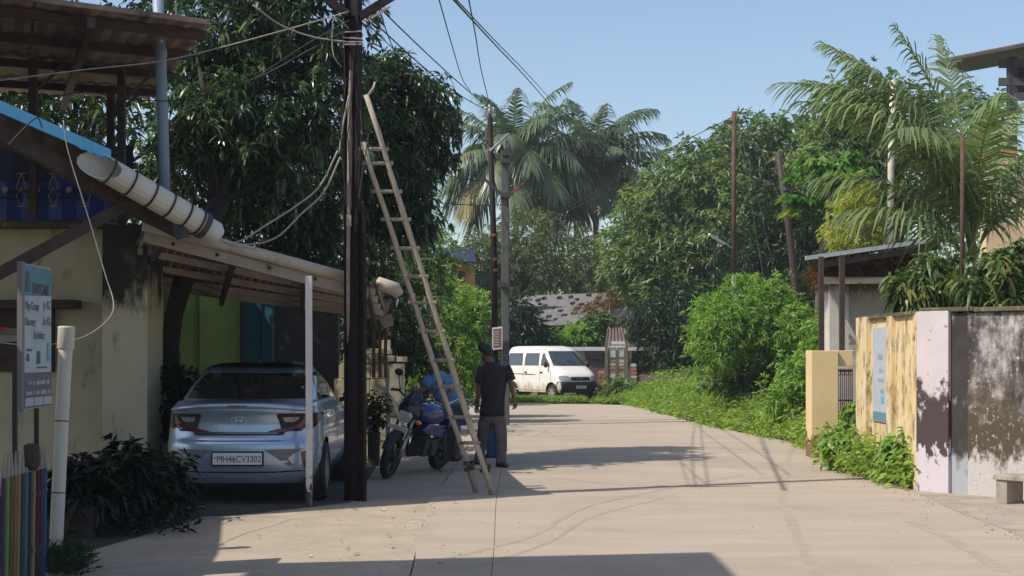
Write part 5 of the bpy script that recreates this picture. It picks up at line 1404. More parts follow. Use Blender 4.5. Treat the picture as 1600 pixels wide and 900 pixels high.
for s in (-1, 1):
    vsn.end_patch([(.665, s * .40, s * .67), (.72, s * .39, s * .705), (.80, s * .40, s * .71), (.85, s * .46, s * .70)], 'headlight', M['clear_lamp'], van, rear=False, off=.014, cols=8)
    vsn.side_patch(s, [(1.17, 2.42, 2.92), (1.3, 2.42, 2.80), (1.45, 2.44, 2.62), (1.60, 2.46, 2.50)][:3] + [(1.58, 2.44, 2.52)], 'front_side_window', M['van_glass'], van, off=.008)
    vsn.side_patch(s, [(1.17, 1.42, 2.28), (1.4, 1.42, 2.28), (1.58, 1.46, 2.26)], 'middle_side_window', M['van_glass'], van, off=.008)
    vsn.side_patch(s, [(1.17, .36, 1.28), (1.4, .38, 1.28), (1.58, .42, 1.24)], 'rear_side_window', M['van_glass'], van, off=.008)
    for y in (1.35, 2.35, 3.0):
        b = MB(); b.tube([(s * (vsn.X(y, z) + .001), y, z) for z in (.40, .7, 1.0, 1.15)], .006, 4); b.build('door_gap', M['ink'], van, local=True)
    for y in (1.52, 2.46):
        x = s * (vsn.X(y, .95) + .012); b = MB(); b.box((x, y, .95), (.03, .12, .045)); b.build('door_handle', M['dark'], van, local=True, bevel=.008)
    vsn.side_patch(s, [(.86, 1.6, 2.2), (.885, .5, 2.0), (.90, .5, 1.1)], 'side_stripe', M['grey_ink'], van, off=.006)
    vsn.side_patch(s, [(.36, .9, 2.7), (.40, .9, 2.7)], 'sill', M['pale_panel'], van, off=.01)
    b = MB(); b.ball((s * .83, 2.86, 1.20), (.08, .05, .10), 10, 8); b.beam((s * .72, 2.86, 1.16), (s * .80, 2.86, 1.18), .04, .04); b.build('wing_mirror', M['dark'], van, True, True)
    for y in (.68, 3.03): wheel(van, s * .64, y, .285, .165, s, M['wood2'], 8)
    for y in (.68, 3.03):
        b = MB(); b.lathe([(.01, -.1), (.35, -.1), (.35, .1)], (s * .58, y, .29), (s, 0, 0), 20); b.build('wheel_well', M['ink'], van, local=True)
for x in (-.33, .33):
    b = MB(); b.box((x, 2.25, 1.10), (.45, .14, .62)); b.box((x, 2.27, 1.50), (.24, .1, .2)); b.build('seat', M['grey_panel'], van, local=True, bevel=.03)
b = MB(); b.box((0, 1.85, .33), (1.2, 3.1, .08)); b.build('underbody', M['ink'], van, local=True)
for x0 in (-.25, .28):
    y0, y1 = vsn.Yf(x0, 1.2) + .03, vsn.Yf(x0, 1.22) + .03
    b = MB(); b.beam((x0, y0, 1.19), (x0 + .32, vsn.Yf(x0 + .32, 1.34) + .03, 1.34), .014, .014); b.build('wiper', M['ink'], van, local=True)
# ------------------------------------------------------------------ far house, gate and low wall
def onplane(px, py, p, n):
    d = Vector(((px - 800) / F, 1.0, (HOR - py) / F)); o = Vector((0, 0, CZ)); p = Vector(p)
    return o + d * ((p - o).dot(n) / d.dot(n))
t = thing('house', 'low house with grey corrugated roof dotted with dark patches behind the van', 'house', V(4, 57, 0))
rL, rR, eR, eL = P(822, 462, 60), P(962, 457, 59), P(896, 507, 55), P(760, 512, 56.2)
nrm = (rR - rL).cross(eL - rL).normalized()
for i in range(4):
    f0, f1 = i / 4, min(1, (i + 1) / 4 + .01)
    b = MB(); b.corr(eL.lerp(eR, f0), eL.lerp(eR, f1), rL.lerp(rR, f1), rL.lerp(rR, f0), 8, .02, .01); b.build('sheet', M['asbestos'], t)
for px, py in ((850, 468), (874, 467), (892, 466), (920, 463), (936, 467), (895, 476), (902, 470), (909, 478), (931, 476), (852, 480), (865, 483), (876, 488), (882, 495), (897, 493), (903, 483), (868, 502), (841, 471), (858, 497), (845, 490)):
    c = onplane(px, py, rL, nrm); u = (rR - rL).normalized() * random.uniform(.06, .11); w_ = (eL - rL).normalized() * random.uniform(.07, .13)
    k = nrm * (.04 if nrm.z > 0 else -.04)
    b = MB(); b.slab(c - u - w_ + k, c + u - w_ + k, c + u + w_ + k, c - u + w_ + k, .06); b.build('roof_patch', M['ink'], t)
b = MB(); b.corr(eR + V(.0, .1, -.05), P(990, 500, 56.5), P(1012, 470, 58.5), rR + V(.02, 0, 0), 6, .02, .01); b.build('side_roof', M['steel_dark'], t)
b = MB(); b.slab(P(790, 560, 57.5), P(1010, 560, 58), P(1005, 480, 58), P(800, 478, 57.5), .2); b.build('wall', M['steel_dark'], t)
b = MB(); b.corr(P(945, 541, 51.5), P(1032, 541, 51.5), P(1006, 505, 54.5), P(950, 508, 54.5), 14, .03, .01); b.build('porch_roof', M['brown_tile'], t)
b = MB(); b.beam(P(860, 545, 51.4), P(1016, 545, 51.4), .05, .13); b.build('fascia', M['white_post'], t)
b = MB(); b.slab(P(870, 600, 53), P(1020, 600, 53), P(1020, 548, 53), P(870, 548, 53), .15); b.build('front_wall', M['purple_wall'], t)
b = MB(); b.slab(P(915, 561, 52.9), P(942, 561, 52.9), P(942, 548.5, 52.9), P(912, 548.5, 52.9), .1); b.build('window', M['ink'], t)
for px in (905, 985): 
    b = MB(); p = P(px, 600, 51.6); b.beam((p.x, p.y, 0), (p.x, p.y, 1.72), .1, .1); b.build('post', M['gate_green'], t)
crown('creeper', [PB(966, 468, 58.3, 14, 10, 12), PB(945, 478, 57.6, 16, 7, 10), PB(925, 488, 56.6, 14, 5, 10)], t, M['l_dry'], 45, .22, 6, 6, .28, .03, droop=.6, shell=(.2, 1))
t = thing('gate', 'narrow rusty brown double gate between khaki posts beside the van', 'gate', V(3.4, 48.6, 0))
D = 48.5
def pxw(px, d=D): return (px - 800) / F * d
for px in (947.5, 979):
    b = MB(); b.beam((pxw(px), D, 0), (pxw(px), D, 1.85 + (.12 if px > 960 else .06)), .09, .09); b.build('post', M['gate_green'], t)
for a, c in ((951, 962.5), (965, 976)):
    x0, x1 = pxw(a), pxw(c); z = .36
    fr = MB()
    for x in (x0, x1): fr.beam((x, D, .3), (x, D, 1.75), .03, .04)
    for zz_ in (.32, .75, 1.05, 1.42, 1.74): fr.beam((x0, D, zz_), (x1, D, zz_), .03, .04)
    leaf = fr.build('gate_leaf', M['gate_green'], t)
    for k, (z0, z1, m) in enumerate(((.34, .73, 'gate_wood'), (.77, .90, 'pale_panel'), (.92, 1.03, 'gate_wood'), (1.07, 1.14, 'gate_wood'), (1.17, 1.24, 'pale_panel'), (1.27, 1.40, 'gate_wood' if a < 960 else 'pale_panel'), (1.45, 1.71, 'pale_panel'))):
        b = MB(); b.box(((x0 + x1) / 2, D + .01, (z0 + z1) / 2), (x1 - x0 - .04, .02, z1 - z0)); b.build('panel', M[m], leaf)
b = MB(); b.beam((pxw(947), D, 1.80), (pxw(979), D, 1.80), .04, .04); b.beam((pxw(955), D, 1.92), (pxw(976), D, 1.92), .03, .1); b.build('top_bar', M['white_post'], t)
t = thing('gate_pillar', 'orange brick gate pillar with pale joints right of the brown gate', 'pillar', V(pxw(990), D, 0), 'brick pillars of the brown gate')
t2 = thing('gate_pillar', 'orange brick gate pillar with pale joints between the van and the brown gate', 'pillar', V(pxw(940), D, 0), 'brick pillars of the brown gate')
for tt, a, c, zt in ((t, 985.5, 994.5, 1.25), (t2, 935, 945, 1.0)):
    z = 0.0; i = 0
    core = MB(); core.box((pxw((a + c) / 2), D + .1, zt / 2), (pxw(c) - pxw(a) - .05, .2, zt - .03)); core.build('core', M['mortar'], tt)
    me0 = None
    while z < zt - .05:
        b = MB(); w_ = (pxw(c) - pxw(a)); b.box((pxw((a + c) / 2) + random.uniform(-.01, .01), D + .1, z + .04), (w_, .24, .075))
        b.build('brick', M['brick'] if (i % 3 or tt is t2) else M['pale_panel'], tt); z += .125; i += 1
t = thing('step', 'brick edged doorstep before the brown gate', 'step', V(pxw(962), D - .4, 0))
for k, (z, dz, y) in enumerate(((.03, .06, -.5), (.14, .05, -.3), (.25, .05, -.15))):
    for i in range(4):
        x0 = pxw(950) + i * .17
        b = MB(); b.box((x0 + .085, D + y, z), (.16, .3, dz)); b.build('brick', M['brick'] if k != 1 else M['pale_panel'], t)
t = thing('boundary_wall', 'low dull purple brown wall behind the weeds right of the brown gate', 'wall', V(5.3, 48, 0))
w0, w1 = P(993, 600, 48.6), P(1110, 600, 47.6); 
for i in range(6):
    a, c = w0.lerp(w1, i / 6), w0.lerp(w1, (i + 1) / 6)
    b = MB(); b.slab(V(a.x + .01, a.y, 0), V(c.x - .01, c.y, 0), V(c.x - .01, c.y, .88 - .02 * (i % 2)), V(a.x + .01, a.y, .88 - .02 * (i % 2)), .15); b.build('panel', M['purple_wall'], t)
# orange house glimpsed left of the two poles
t = thing('house', 'small orange house with blue roof glimpsed between trees left of the two poles', 'house', V(-2.2, 62, 0))
b = MB(); b.slab(P(706, 640, 62), P(742, 640, 62), P(742, 412, 62), P(706, 412, 62), .3); b.build('wall', M['orange_house'], t)
b = MB(); b.slab(P(670, 409, 61), P(745, 409, 61), P(738, 389, 63), P(680, 387, 63), .06); b.build('roof', M['dark_blue'], t)
b = MB(); b.slab(P(716, 440, 61.9), P(726, 440, 61.9), P(726, 424, 61.9), P(716, 424, 61.9), .1); b.build('window', M['ink'], t)

# ------------------------------------------------------------------ right side: gate pillar, hut, walls
def px2(px, d): return (px - 800) / F * d
t = thing('gate_pillar', 'clean yellow gate pillar with a short beam beside the white hut', 'pillar', V(4.7, 22.2, 0))
D = 22.0
b = MB(); b.box(((px2(1268, D) + px2(1310, D)) / 2, D + .22, .8), (px2(1310, D) - px2(1268, D), .44, 1.6)); b.build('pillar', M['ochre_clean'], t, bevel=.01)
b = MB(); b.box((px2(1322, D) + .003, D + .24, 1.485), (px2(1334, D) - px2(1310, D), .36, .235)); b.build('beam', M['ochre_clean'], t, bevel=.008)
t = thing('grille_gate', 'small rusty grille gate under the beam of the yellow pillar', 'gate', V(5.0, 22.3, 0))
for i in range(9):
    x = px2(1311.5 + i * 3.1, D); b = MB(); b.tube([(x, D + .2, .2), (x, D + .2, 1.33)], .008, 6); b.build('bar', M['rust'], t)
for z in (.35, .85, 1.30):
    b = MB(); b.beam((px2(1310.5, D), D + .2, z), (px2(1337.5, D), D + .2, z), .014, .025); b.build('rail', M['rust'], t)
for i in range(4):
    x = px2(1315 + i * 6.2, D); b = MB(); b.tube([V(x + .03 * math.cos(a), D + .195, 1.26 + .03 * math.sin(a)) for a in np.linspace(0, 6.28, 12)], .006, 5); b.build('scroll', M['rust'], t)
b = MB(); b.box((px2(1344, 23), 23.0, .75), (.09, .1, 1.5)); tag(rebase(b.build('gate_post', M['white_wall'])), 'thin white gate post right of the rusty grille gate', 'post')
# hut
t = thing('hut', 'small whitewashed hut with sheet roof on dark posts behind the yellow pillar', 'hut', V(6, 26.5, 0))
b = MB(); b.slab((px2(1322, 26), 26, 0), (px2(1470, 26), 26, 0), (px2(1470, 26), 26, 2.88), (px2(1322, 26), 26, 2.88), .2); b.build('wall', M['white_wall'], t)
b = MB(); b.box(((px2(1296, 25.2) + px2(1326, 25.2)) / 2, 25.4, 1.42), (px2(1326, 25.2) - px2(1296, 25.2), .4, 2.85)); b.build('corner_pillar', M['white_wall'], t)
b = MB(); b.tube([P(1285, 438, 24.9), P(1426, 438, 24.9)], .06, 12); b.build('gutter', M['white_pvc'], t, smooth=True)
b = MB(); b.slab(P(1275, 434, 25.4), P(1440, 430, 25.4), P(1440, 398, 26.2), P(1290, 408, 26.2), .1); b.build('eave', M['brown_tile'], t)
crown('dry_creeper', [PB(1350, 420, 25.3, 70, 10, 12), PB(1295, 420, 25.3, 18, 14, 10), PB(1410, 415, 25.2, 30, 14, 10)], t, M['l_dry'], 110, .10, 5, 6, .22, .012, droop=.7, shell=(.1, 1))
r0, r1, r2, r3 = P(1258, 403, 24.2), P(1470, 373, 24.6), P(1465, 385, 28), P(1275, 398, 28)
b = MB(); b.slab(r0, r1, r2, r3, .03); b.build('roof', M['asbestos'], t)
b = MB(); b.beam(r0 + V(0, -.02, -.005), r1 + V(0, -.02, -.005), .03, .07); b.build('roof_edge', M['sign_white'], t)
b = MB(); b.beam(r0 + V(.2, .1, -.12), r1 + V(0, .1, -.12), .08, .10); b.build('beam', M['brown_steel'], t)
for px in (1283, 1315.5):
    x = px2(px, 23.9 if px < 1300 else 22.5); d = 23.9 if px < 1300 else 22.5
    b = MB(); b.beam((x, d, .0 if px < 1300 else 1.6), (x, d, P(px, 404, d).z + .03), .075, .075); b.build('post', M['brown_steel'], t)
b = MB(); b.tube([P(1391, 380, 25.2), P(1392, 260, 25.2), P(1395.5, 134, 25.2)], .055, 12); b.lathe([(.07, 0), (.07, .06), (.01, .10)], P(1395.5, 134, 25.2), (0, 0, 1), 12)
tag(rebase(b.build('vent_pipe', M['white_pvc'], smooth=True)), 'slender white vent pipe rising from the hut roof among palm leaves', 'pipe')
t = thing('creeper_bush', 'heap of yellow green creeper growing over the hut roof', 'bush', P(1335, 392, 25.6))
b = MB(); b.tube([P(1335, 396, 25.6), P(1337, 350, 25.6), P(1340, 300, 25.6)], [.05, .03, .01], 6); b.build('stem', M['pale_bark'], t)
crown('foliage', [PB(1333, 366, 25.6, 46, 24), PB(1337, 332, 25.6, 33, 30), PB(1343, 302, 25.6, 18, 26)], t, M['l_yellow'], 190, .09, 7, 7, .10, .014, droop=.5, shell=(.5, 1.05), tvar=.3)

# ochre boundary wall along the lane and grey mouldy wall round the corner
C_ = V(4.62, 16.7, 0); E_ = V(4.66, 19.6, 0)
t = thing('boundary_wall', 'peeling yellow ochre wall along the lane with a faded notice on it', 'wall', V(4.65, 18.2, 0))
dy = (E_ - C_).normalized(); ox = V(dy.y, -dy.x, 0)      # into the plot
def wseg(a, c, z, o, th_, m, nm='wall'):
    p, q_ = C_ + dy * a - ox * o, C_ + dy * c - ox * o
    b = MB(); b.slab(q_, p, p + V(0, 0, z), q_ + V(0, 0, z), -th_ if False else th_); return b.build(nm, M[m], t)
L_w = (E_ - C_).length
wseg(.02, L_w, 2.0, 0, .2, 'ochre')
wseg(L_w - .55, L_w + .05, 2.03, .07, .34, 'ochre', 'pilaster')
wseg(1.08, 1.34, 2.01, .05, .25, 'ochre', 'pilaster')
wseg(.0, .16, 2.02, .035, .2, 'ochre', 'pilaster')
for i in range(9):
    f0 = .05 + i * (L_w / 9)
    p = C_ + dy * (f0 + .16) + ox * .09; b = MB(); b.box((p.x, p.y, 2.02), (.27, L_w / 9 - .01, .045), Matrix.Rotation(random.uniform(-.03, .03), 3, 'X')); b.build('coping_stone', M['moss_cap'], t, bevel=.01)
t = thing('notice_board', 'faded pale blue notice fixed to the peeling ochre wall', 'notice', V(4.6, 18.6, .7))
def nb2(a, z, o): return C_ + dy * a - ox * o + V(0, 0, z)
b = MB(); b.slab(nb2(2.2, .70, .02), nb2(1.46, .70, .02), nb2(1.46, 1.88, .02), nb2(2.2, 1.88, .02), .03); b.build('board', M['notice'], t)
b = MB(); b.slab(nb2(2.18, .71, .023), nb2(1.48, .71, .023), nb2(1.48, .82, .023), nb2(2.18, .82, .023), .003); b.build('base_band', M['sign_teal'], t)
for a, z, w_, h, m in ((1.9, 1.48, .25, .07, 'faint_print'), (1.85, 1.32, .2, .05, 'faint_print'), (1.9, 1.2, .3, .04, 'faint_print'), (1.8, 1.05, .2, .06, 'faint_print'), (1.75, .93, .18, .09, 'cyan_ink')):
    b = MB(); b.slab(nb2(a, z, .023), nb2(a - w_, z, .023), nb2(a - w_, z + h, .023), nb2(a, z + h, .023), .003); b.build('print_block', M[m], t)
t = thing('corner_wall', 'old mouldy boundary wall with a lilac painted corner pillar at the right edge', 'wall', V(5.2, 16, 0))
dx = V(.62, -.78, 0).normalized(); bk = V(.78, .62, 0).normalized()
def seg(a, c, z, o, th_, m, nm):
    p, q_ = C_ + dx * a - bk * o, C_ + dx * c - bk * o
    b = MB(); b.slab(p, q_, q_ + V(0, 0, z), p + V(0, 0, z), th_); return b.build(nm, M[m], t)
seg(.0, .42, 2.03, .05, .3, 'lilac', 'pillar')
seg(.42, .64, 2.0, .0, .2, 'dark_strip', 'wall')
seg(.64, 5.6, 2.0, .004, .2, 'mould_wall', 'wall')
for i in range(8):
    p = C_ + dx * (.03 + i * .7 + .35) + bk * .08; b = MB(); b.box((p.x, p.y, 2.035 + (.01 if i == 0 else 0)), (.69, .25, .05), Matrix.Rotation(math.atan2(dx.y, dx.x) + random.uniform(-.01, .01), 3, 'Z')); b.build('coping_stone', M['moss_cap'], t, bevel=.012)
t = thing('stone_bench', 'low stone bench slab standing before the mouldy wall', 'bench', V(5.2, 15.2, 0))
q0 = P(1551, 744, 15.25); q0.z = .30
sl = MB(); sl.slab(q0 + V(0, 0, 0), q0 + dx * 1.6, q0 + dx * 1.6 + bk * .4, q0 + bk * .4, .05); sl.build('slab', M['stone'], t, bevel=.008)
for a in (.03, 1.35):
    p = q0 + dx * (a + .06) + bk * .17; b = MB(); b.box((p.x, p.y, .124), (.13, .3, .248), Matrix.Rotation(math.atan2(dx.y, dx.x), 3, 'Z')); b.build('leg', M['stone'], t, bevel=.01)
# sheds and house up on the right
t = thing('shed', 'dark steel roofed terrace shed at the upper right edge', 'shed', V(8.5, 24, 3.2))
b = MB(); b.slab(P(1462, 96, 24.5), P(1660, 57, 22.5), P(1690, 75, 26), P(1500, 110, 28), .05); b.build('roof', M['grey_panel'], t)
b = MB(); b.beam(P(1462, 95, 24.45), P(1660, 56, 22.45), .02, .025); b.build('roof_edge', M['brown_tile'], t)
for px in (1581, 1680):
    b = MB(); b.beam(P(px, 90, 23.6), P(px, 260, 23.6), .13, .13); b.build('column', M['steel_dark'], t)
for py in (100, 128, 151):
    b = MB(); b.beam(P(1560, py, 23.65), P(1700, py, 23.2), .08, .12); b.build('rail', M['steel_dark'], t)
b = MB(); b.slab(P(1588, 150, 23.9), P(1700, 150, 23.9), P(1700, 100, 23.9), P(1588, 100, 23.9), .03); b.build('panel', M['grey_panel'], t)
t = thing('house', 'cream house wall with orange coping behind the coconut palm', 'house', V(8.2, 23, 0))
b = MB(); b.slab(V(px2(1541, 22.8), 22.8, 0), V(px2(1760, 22.8), 22.8, 0), P(1760, 250, 22.8), P(1541, 252, 22.8), .3); b.build('wall', M['cream_house'], t)
b = MB(); b.box(P(1547, 249, 22.75) + V(0, 1, 0), (.16, 2.2, .12)); b.build('coping', M['orange_trim'], t)
b = MB(); b.box(P(1571, 246, 22.6) + V(0, .25, -.02), (.30, .45, .18)); b.build('parapet_post', M['cream_house'], t)
b = MB(); b.box(P(1571, 239, 22.6) + V(0, .25, 0), (.38, .5, .09)); b.build('post_cap', M['orange_trim'], t)
b = MB(); b.tube([P(1503, 500, 17.2), P(1503.5, 350, 17.2), P(1504, 214, 17.2)], .026, 8); tag(rebase(b.build('rusty_rod', M['pole_rust'], smooth=True)), 'upright rusty steel rod behind the mouldy wall', 'rod')

# ------------------------------------------------------------------ far poles
t = thing('utility_pole', 'tall thin rusty pole with insulators on top beside the grey concrete pole', 'utility pole', V(px2(774, 33), 33, 0))
b = MB(); b.tube([V(px2(775, 33), 33, -.05), P(772, 400, 33), P(765.5, 178, 33)], [.075, .07, .06], 12); b.build('pole', M['pole_steel'], t, smooth=True)
b = MB(); b.box(P(765, 180, 33), (.26, .1, .08)); b.build('cap_plate', M['alu'], t)
for dx_ in (-.09, 0, .09):
    b = MB(); c = P(765, 177, 33) + V(dx_, 0, 0); b.lathe([(.012, 0), (.05, .03), (.02, .06), (.045, .10 if dx_ else .14), (.01, .14 if dx_ else .2)], c, (0, 0, 1), 10); b.build('insulator', M['alu'], t, smooth=True)
b = MB(); b.tube([P(766, 236, 32.9), P(795, 209, 32.6)], .03, 8); b.build('arm', M['blue_grey_pipe'], t)
for py in (236, 370, 408, 425):
    b = MB(); b.lathe([(.078, 0), (.082, .02), (.082, .05), (.078, .07)], P(766 + (py - 180) * .033, py, 33), (0, 0, 1), 12); b.build('band', M['rust'], t)
t = thing('utility_pole', 'stout grey concrete pole with a crossed steel bracket and a small sign', 'utility pole', V(px2(790, 32), 32, 0))
b = MB(); b.beam(V(px2(790, 32), 32, -.05), P(789, 236, 32), .17, .15); b.build('pole', M['concrete_pole'], t, bevel=.02)
b = MB(); b.beam(P(757, 280, 31.85), P(790, 309, 31.85), .07, .06); b.build('arm', M['steel_dark'], t)
b = MB(); b.beam(P(790, 309, 31.85), P(818, 286, 31.85), .06, .05); b.build('arm', M['rust'], t)
for px, py in ((757, 272), (790, 305), (790, 252), (792, 240), (789, 445)):
    b = MB(); b.box(P(px, py, 31.9), (.2 if px > 780 else .06, .18, .10 if px > 780 else .2)); b.build('clamp', M['steel_dark'], t)
b = MB(); b.box(P(791, 228, 32), (.03, .03, .25)); b.build('pin', M['steel_dark'], t)
t = thing('street_sign', 'small white framed notice with brown print on the grey concrete pole', 'sign', P(777, 546, 31.8))
b = MB(); b.slab(P(769, 547, 31.8), P(785, 545, 31.8), P(785, 510, 31.8), P(769, 512, 31.8), .03); b.build('board', M['plate_white'], t)
b = MB(); b.slab(P(770.8, 544, 31.795), P(783.3, 542.4, 31.795), P(783.3, 513, 31.795), P(770.8, 514.4, 31.795), .004); b.build('panel', M['notice_brown'], t)
for k in range(6):
    y = 518 + k * 4; b = MB(); b.slab(P(772.5, y + 1.6, 31.79), P(781 - random.uniform(0, 2), y + 1.4, 31.79), P(781 - random.uniform(0, 2), y, 31.79), P(772.5, y + .2, 31.79), .003); b.build('print_line', M['pale_ink'], t)
t = thing('street_light', 'reddish brown lamp pole with a white tube lamp arm on the right bank', 'lamp post', V(px2(1147, 40), 40, 0))
b = MB(); b.tube([V(px2(1147.5, 40), 40, -.05), P(1147, 430, 40)], .075, 10); b.build('pole_base', M['white_post'], t)
b = MB(); b.tube([P(1147, 431, 40), P(1146.8, 300, 40), P(1147, 174, 40)], [.068, .064, .06], 10); b.build('pole', M['pole_rust'], t, smooth=True)
b = MB(); b.beam(P(1147, 390, 40), P(1130, 378, 39.8), .03, .03); b.build('lamp_arm', M['alu'], t)
b = MB(); b.beam(P(1132, 381, 39.8), P(1108, 366, 39.6), .09, .05); lampo = b.build('lamp', M['white_post'], t)
b = MB(); b.box(P(1147, 190, 40), (.5, .07, .07)); b.build('cross_arm', M['pole_rust'], t)
t = thing('utility_pole', 'dark slim pole leaning over at the right bank', 'utility pole', V(px2(1252, 34), 34, 0))
b = MB(); b.tube([V(px2(1254, 34), 34, -.05), P(1244, 458, 34), P(1233, 360, 34), P(1215.5, 238, 34)], [.09, .09, .08, .06], 10); b.build('pole', M['brown_steel'], t, smooth=True)
b = MB(); b.lathe([(.085, 0), (.10, .02), (.085, .1)], P(1227, 300, 34), (0, 0, 1), 10); b.build('band', M['steel_dark'], t)

# ------------------------------------------------------------------ trees and plants in the distance
T = tree
T('tree', 'yellowish green tree behind the dark steel pole', 'tree', (-4.4, 33, 0), (-4.2, 33, 3.0), .14, [PB(600, 430, 33, 50, 45), PB(660, 410, 33, 45, 40), PB(640, 470, 33, 60, 45), PB(575, 480, 33, 40, 50)], 'l_tree', 230, .22, 6, 6, .20, .055)
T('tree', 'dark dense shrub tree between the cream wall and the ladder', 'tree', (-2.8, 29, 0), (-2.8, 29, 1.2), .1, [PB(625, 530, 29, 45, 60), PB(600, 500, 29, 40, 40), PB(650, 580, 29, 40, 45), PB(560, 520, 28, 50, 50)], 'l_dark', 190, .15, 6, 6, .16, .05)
T('bush', 'bright green feathery bush seen through the ladder', 'bush', (-2.2, 36, 0), (-2.1, 36, 1.4), .08, [PB(705, 500, 36, 50, 32), PB(728, 480, 36, 32, 28), PB(680, 545, 36, 45, 40), PB(725, 545, 36, 38, 48), PB(700, 595, 36, 55, 35)], 'l_bright', 260, .16, 6, 7, .17, .035)
T('bush', 'bright green young bush below the orange house', 'bush', (-2.9, 44, 0), (-2.9, 44, 2), .08, [PB(680, 452, 44, 28, 34), PB(672, 485, 44, 35, 38), PB(708, 486, 44, 25, 18)], 'l_bright', 130, .22, 5, 6, .24, .06)
T('tree', 'dusty pale tree behind the grey concrete pole', 'tree', (-.6, 64.5, 0), (-.5, 64.5, 3.5), .16, [PB(780, 400, 64, 50, 50), PB(820, 370, 64, 50, 40), PB(840, 415, 64, 40, 40), PB(770, 460, 64, 50, 45), PB(800, 455, 64, 40, 40), PB(750, 420, 64, 28, 45)], 'l_pale', 330, .30, 6, 7, .26, .05)
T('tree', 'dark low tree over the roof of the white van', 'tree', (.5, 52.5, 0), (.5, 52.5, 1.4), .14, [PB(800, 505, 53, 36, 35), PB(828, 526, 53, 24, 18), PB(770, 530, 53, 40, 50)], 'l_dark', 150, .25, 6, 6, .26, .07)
T('tree', 'small conifer like pale green tree below the palms', 'tree', (2.8, 64, 0), (2.8, 64, 4), .12, [PB(903, 420, 64, 40, 45), PB(903, 385, 64, 26, 30), PB(915, 445, 64, 40, 30)], 'l_pale', 200, .28, 6, 8, .22, .03, spread=(.2, .8))
T('tree', 'leafy broad tree with pale highlights right of the palms', 'tree', (6.5, 55, 0), (6.6, 55, 4.5), .25,
  [PB(1040, 330, 55, 75, 60), PB(1000, 390, 54, 55, 60), PB(1090, 300, 55, 70, 60), PB(1060, 420, 54, 80, 60), PB(1120, 370, 54, 60, 70), PB(985, 425, 53.5, 30, 35), PB(1030, 470, 53, 36, 45), PB(1085, 250, 56, 40, 35)], 'l_tree', 520, .32, 6, 7, .33, .085, tvar=.34)
T('tree', 'tall dense green tree behind the brown lamp pole', 'tree', (9.5, 60, 0), (9.6, 60, 6), .3,
  [PB(1180, 225, 60, 60, 45), PB(1225, 240, 60, 50, 55), PB(1140, 260, 60, 45, 55), PB(1200, 310, 60, 75, 70), PB(1160, 380, 59, 70, 70), PB(1240, 380, 59, 60, 70)], 'l_tree', 420, .34, 6, 7, .34, .09, tvar=.3)
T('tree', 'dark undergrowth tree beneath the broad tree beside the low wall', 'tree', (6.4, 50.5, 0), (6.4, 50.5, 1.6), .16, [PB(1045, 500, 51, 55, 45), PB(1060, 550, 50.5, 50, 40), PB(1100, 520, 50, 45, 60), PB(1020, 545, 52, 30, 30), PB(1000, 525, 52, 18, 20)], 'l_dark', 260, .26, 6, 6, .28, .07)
T('tree', 'tall round topped tree standing behind the coconut palm', 'tree', (11.5, 44, 0), (11.4, 44, 6), .3,
  [PB(1310, 185, 44, 50, 50), PB(1350, 155, 44, 50, 45), PB(1400, 190, 44, 65, 65), PB(1330, 240, 44, 80, 60), PB(1290, 300, 43, 50, 70), PB(1420, 270, 44, 80, 70), PB(1500, 220, 45, 70, 80)], 'l_tree', 480, .26, 6, 7, .27, .075)
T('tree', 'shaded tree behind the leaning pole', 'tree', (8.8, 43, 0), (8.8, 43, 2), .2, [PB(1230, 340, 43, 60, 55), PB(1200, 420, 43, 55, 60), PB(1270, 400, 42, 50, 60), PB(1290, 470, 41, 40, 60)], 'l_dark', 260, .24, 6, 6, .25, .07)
T('bush', 'large light green feathery bush at the right edge of the road', 'bush', (5.9, 33, 0), (6.0, 33, 1.6), .08,
  [PB(1180, 470, 33, 60, 38), PB(1140, 510, 32.5, 48, 45), PB(1215, 515, 32.5, 55, 46), PB(1120, 545, 32.3, 34, 30), PB(1245, 520, 32.5, 34, 40), PB(1110, 490, 33, 22, 30)], 'l_bright', 400, .15, 6, 7, .16, .030, tvar=.25, spread=(.4, 1.2))
T('bush', 'green roadside bush behind the yellow gate pillar', 'bush', (6.2, 28, 0), (6.2, 28, .8), .06, [PB(1255, 600, 28, 40, 45), PB(1285, 560, 28.5, 30, 60), PB(1230, 625, 27.5, 30, 25)], 'l_bright', 150, .13, 6, 6, .15, .04)
T('bush', 'shaded green undergrowth under the light green bush on the bank', 'bush', (6.3, 33.5, 0), (6.3, 33.5, .6), .06, [PB(1190, 570, 33.6, 70, 40), PB(1260, 560, 33, 45, 60), PB(1130, 585, 33.6, 40, 25)], 'l_tree', 170, .17, 6, 6, .18, .055)
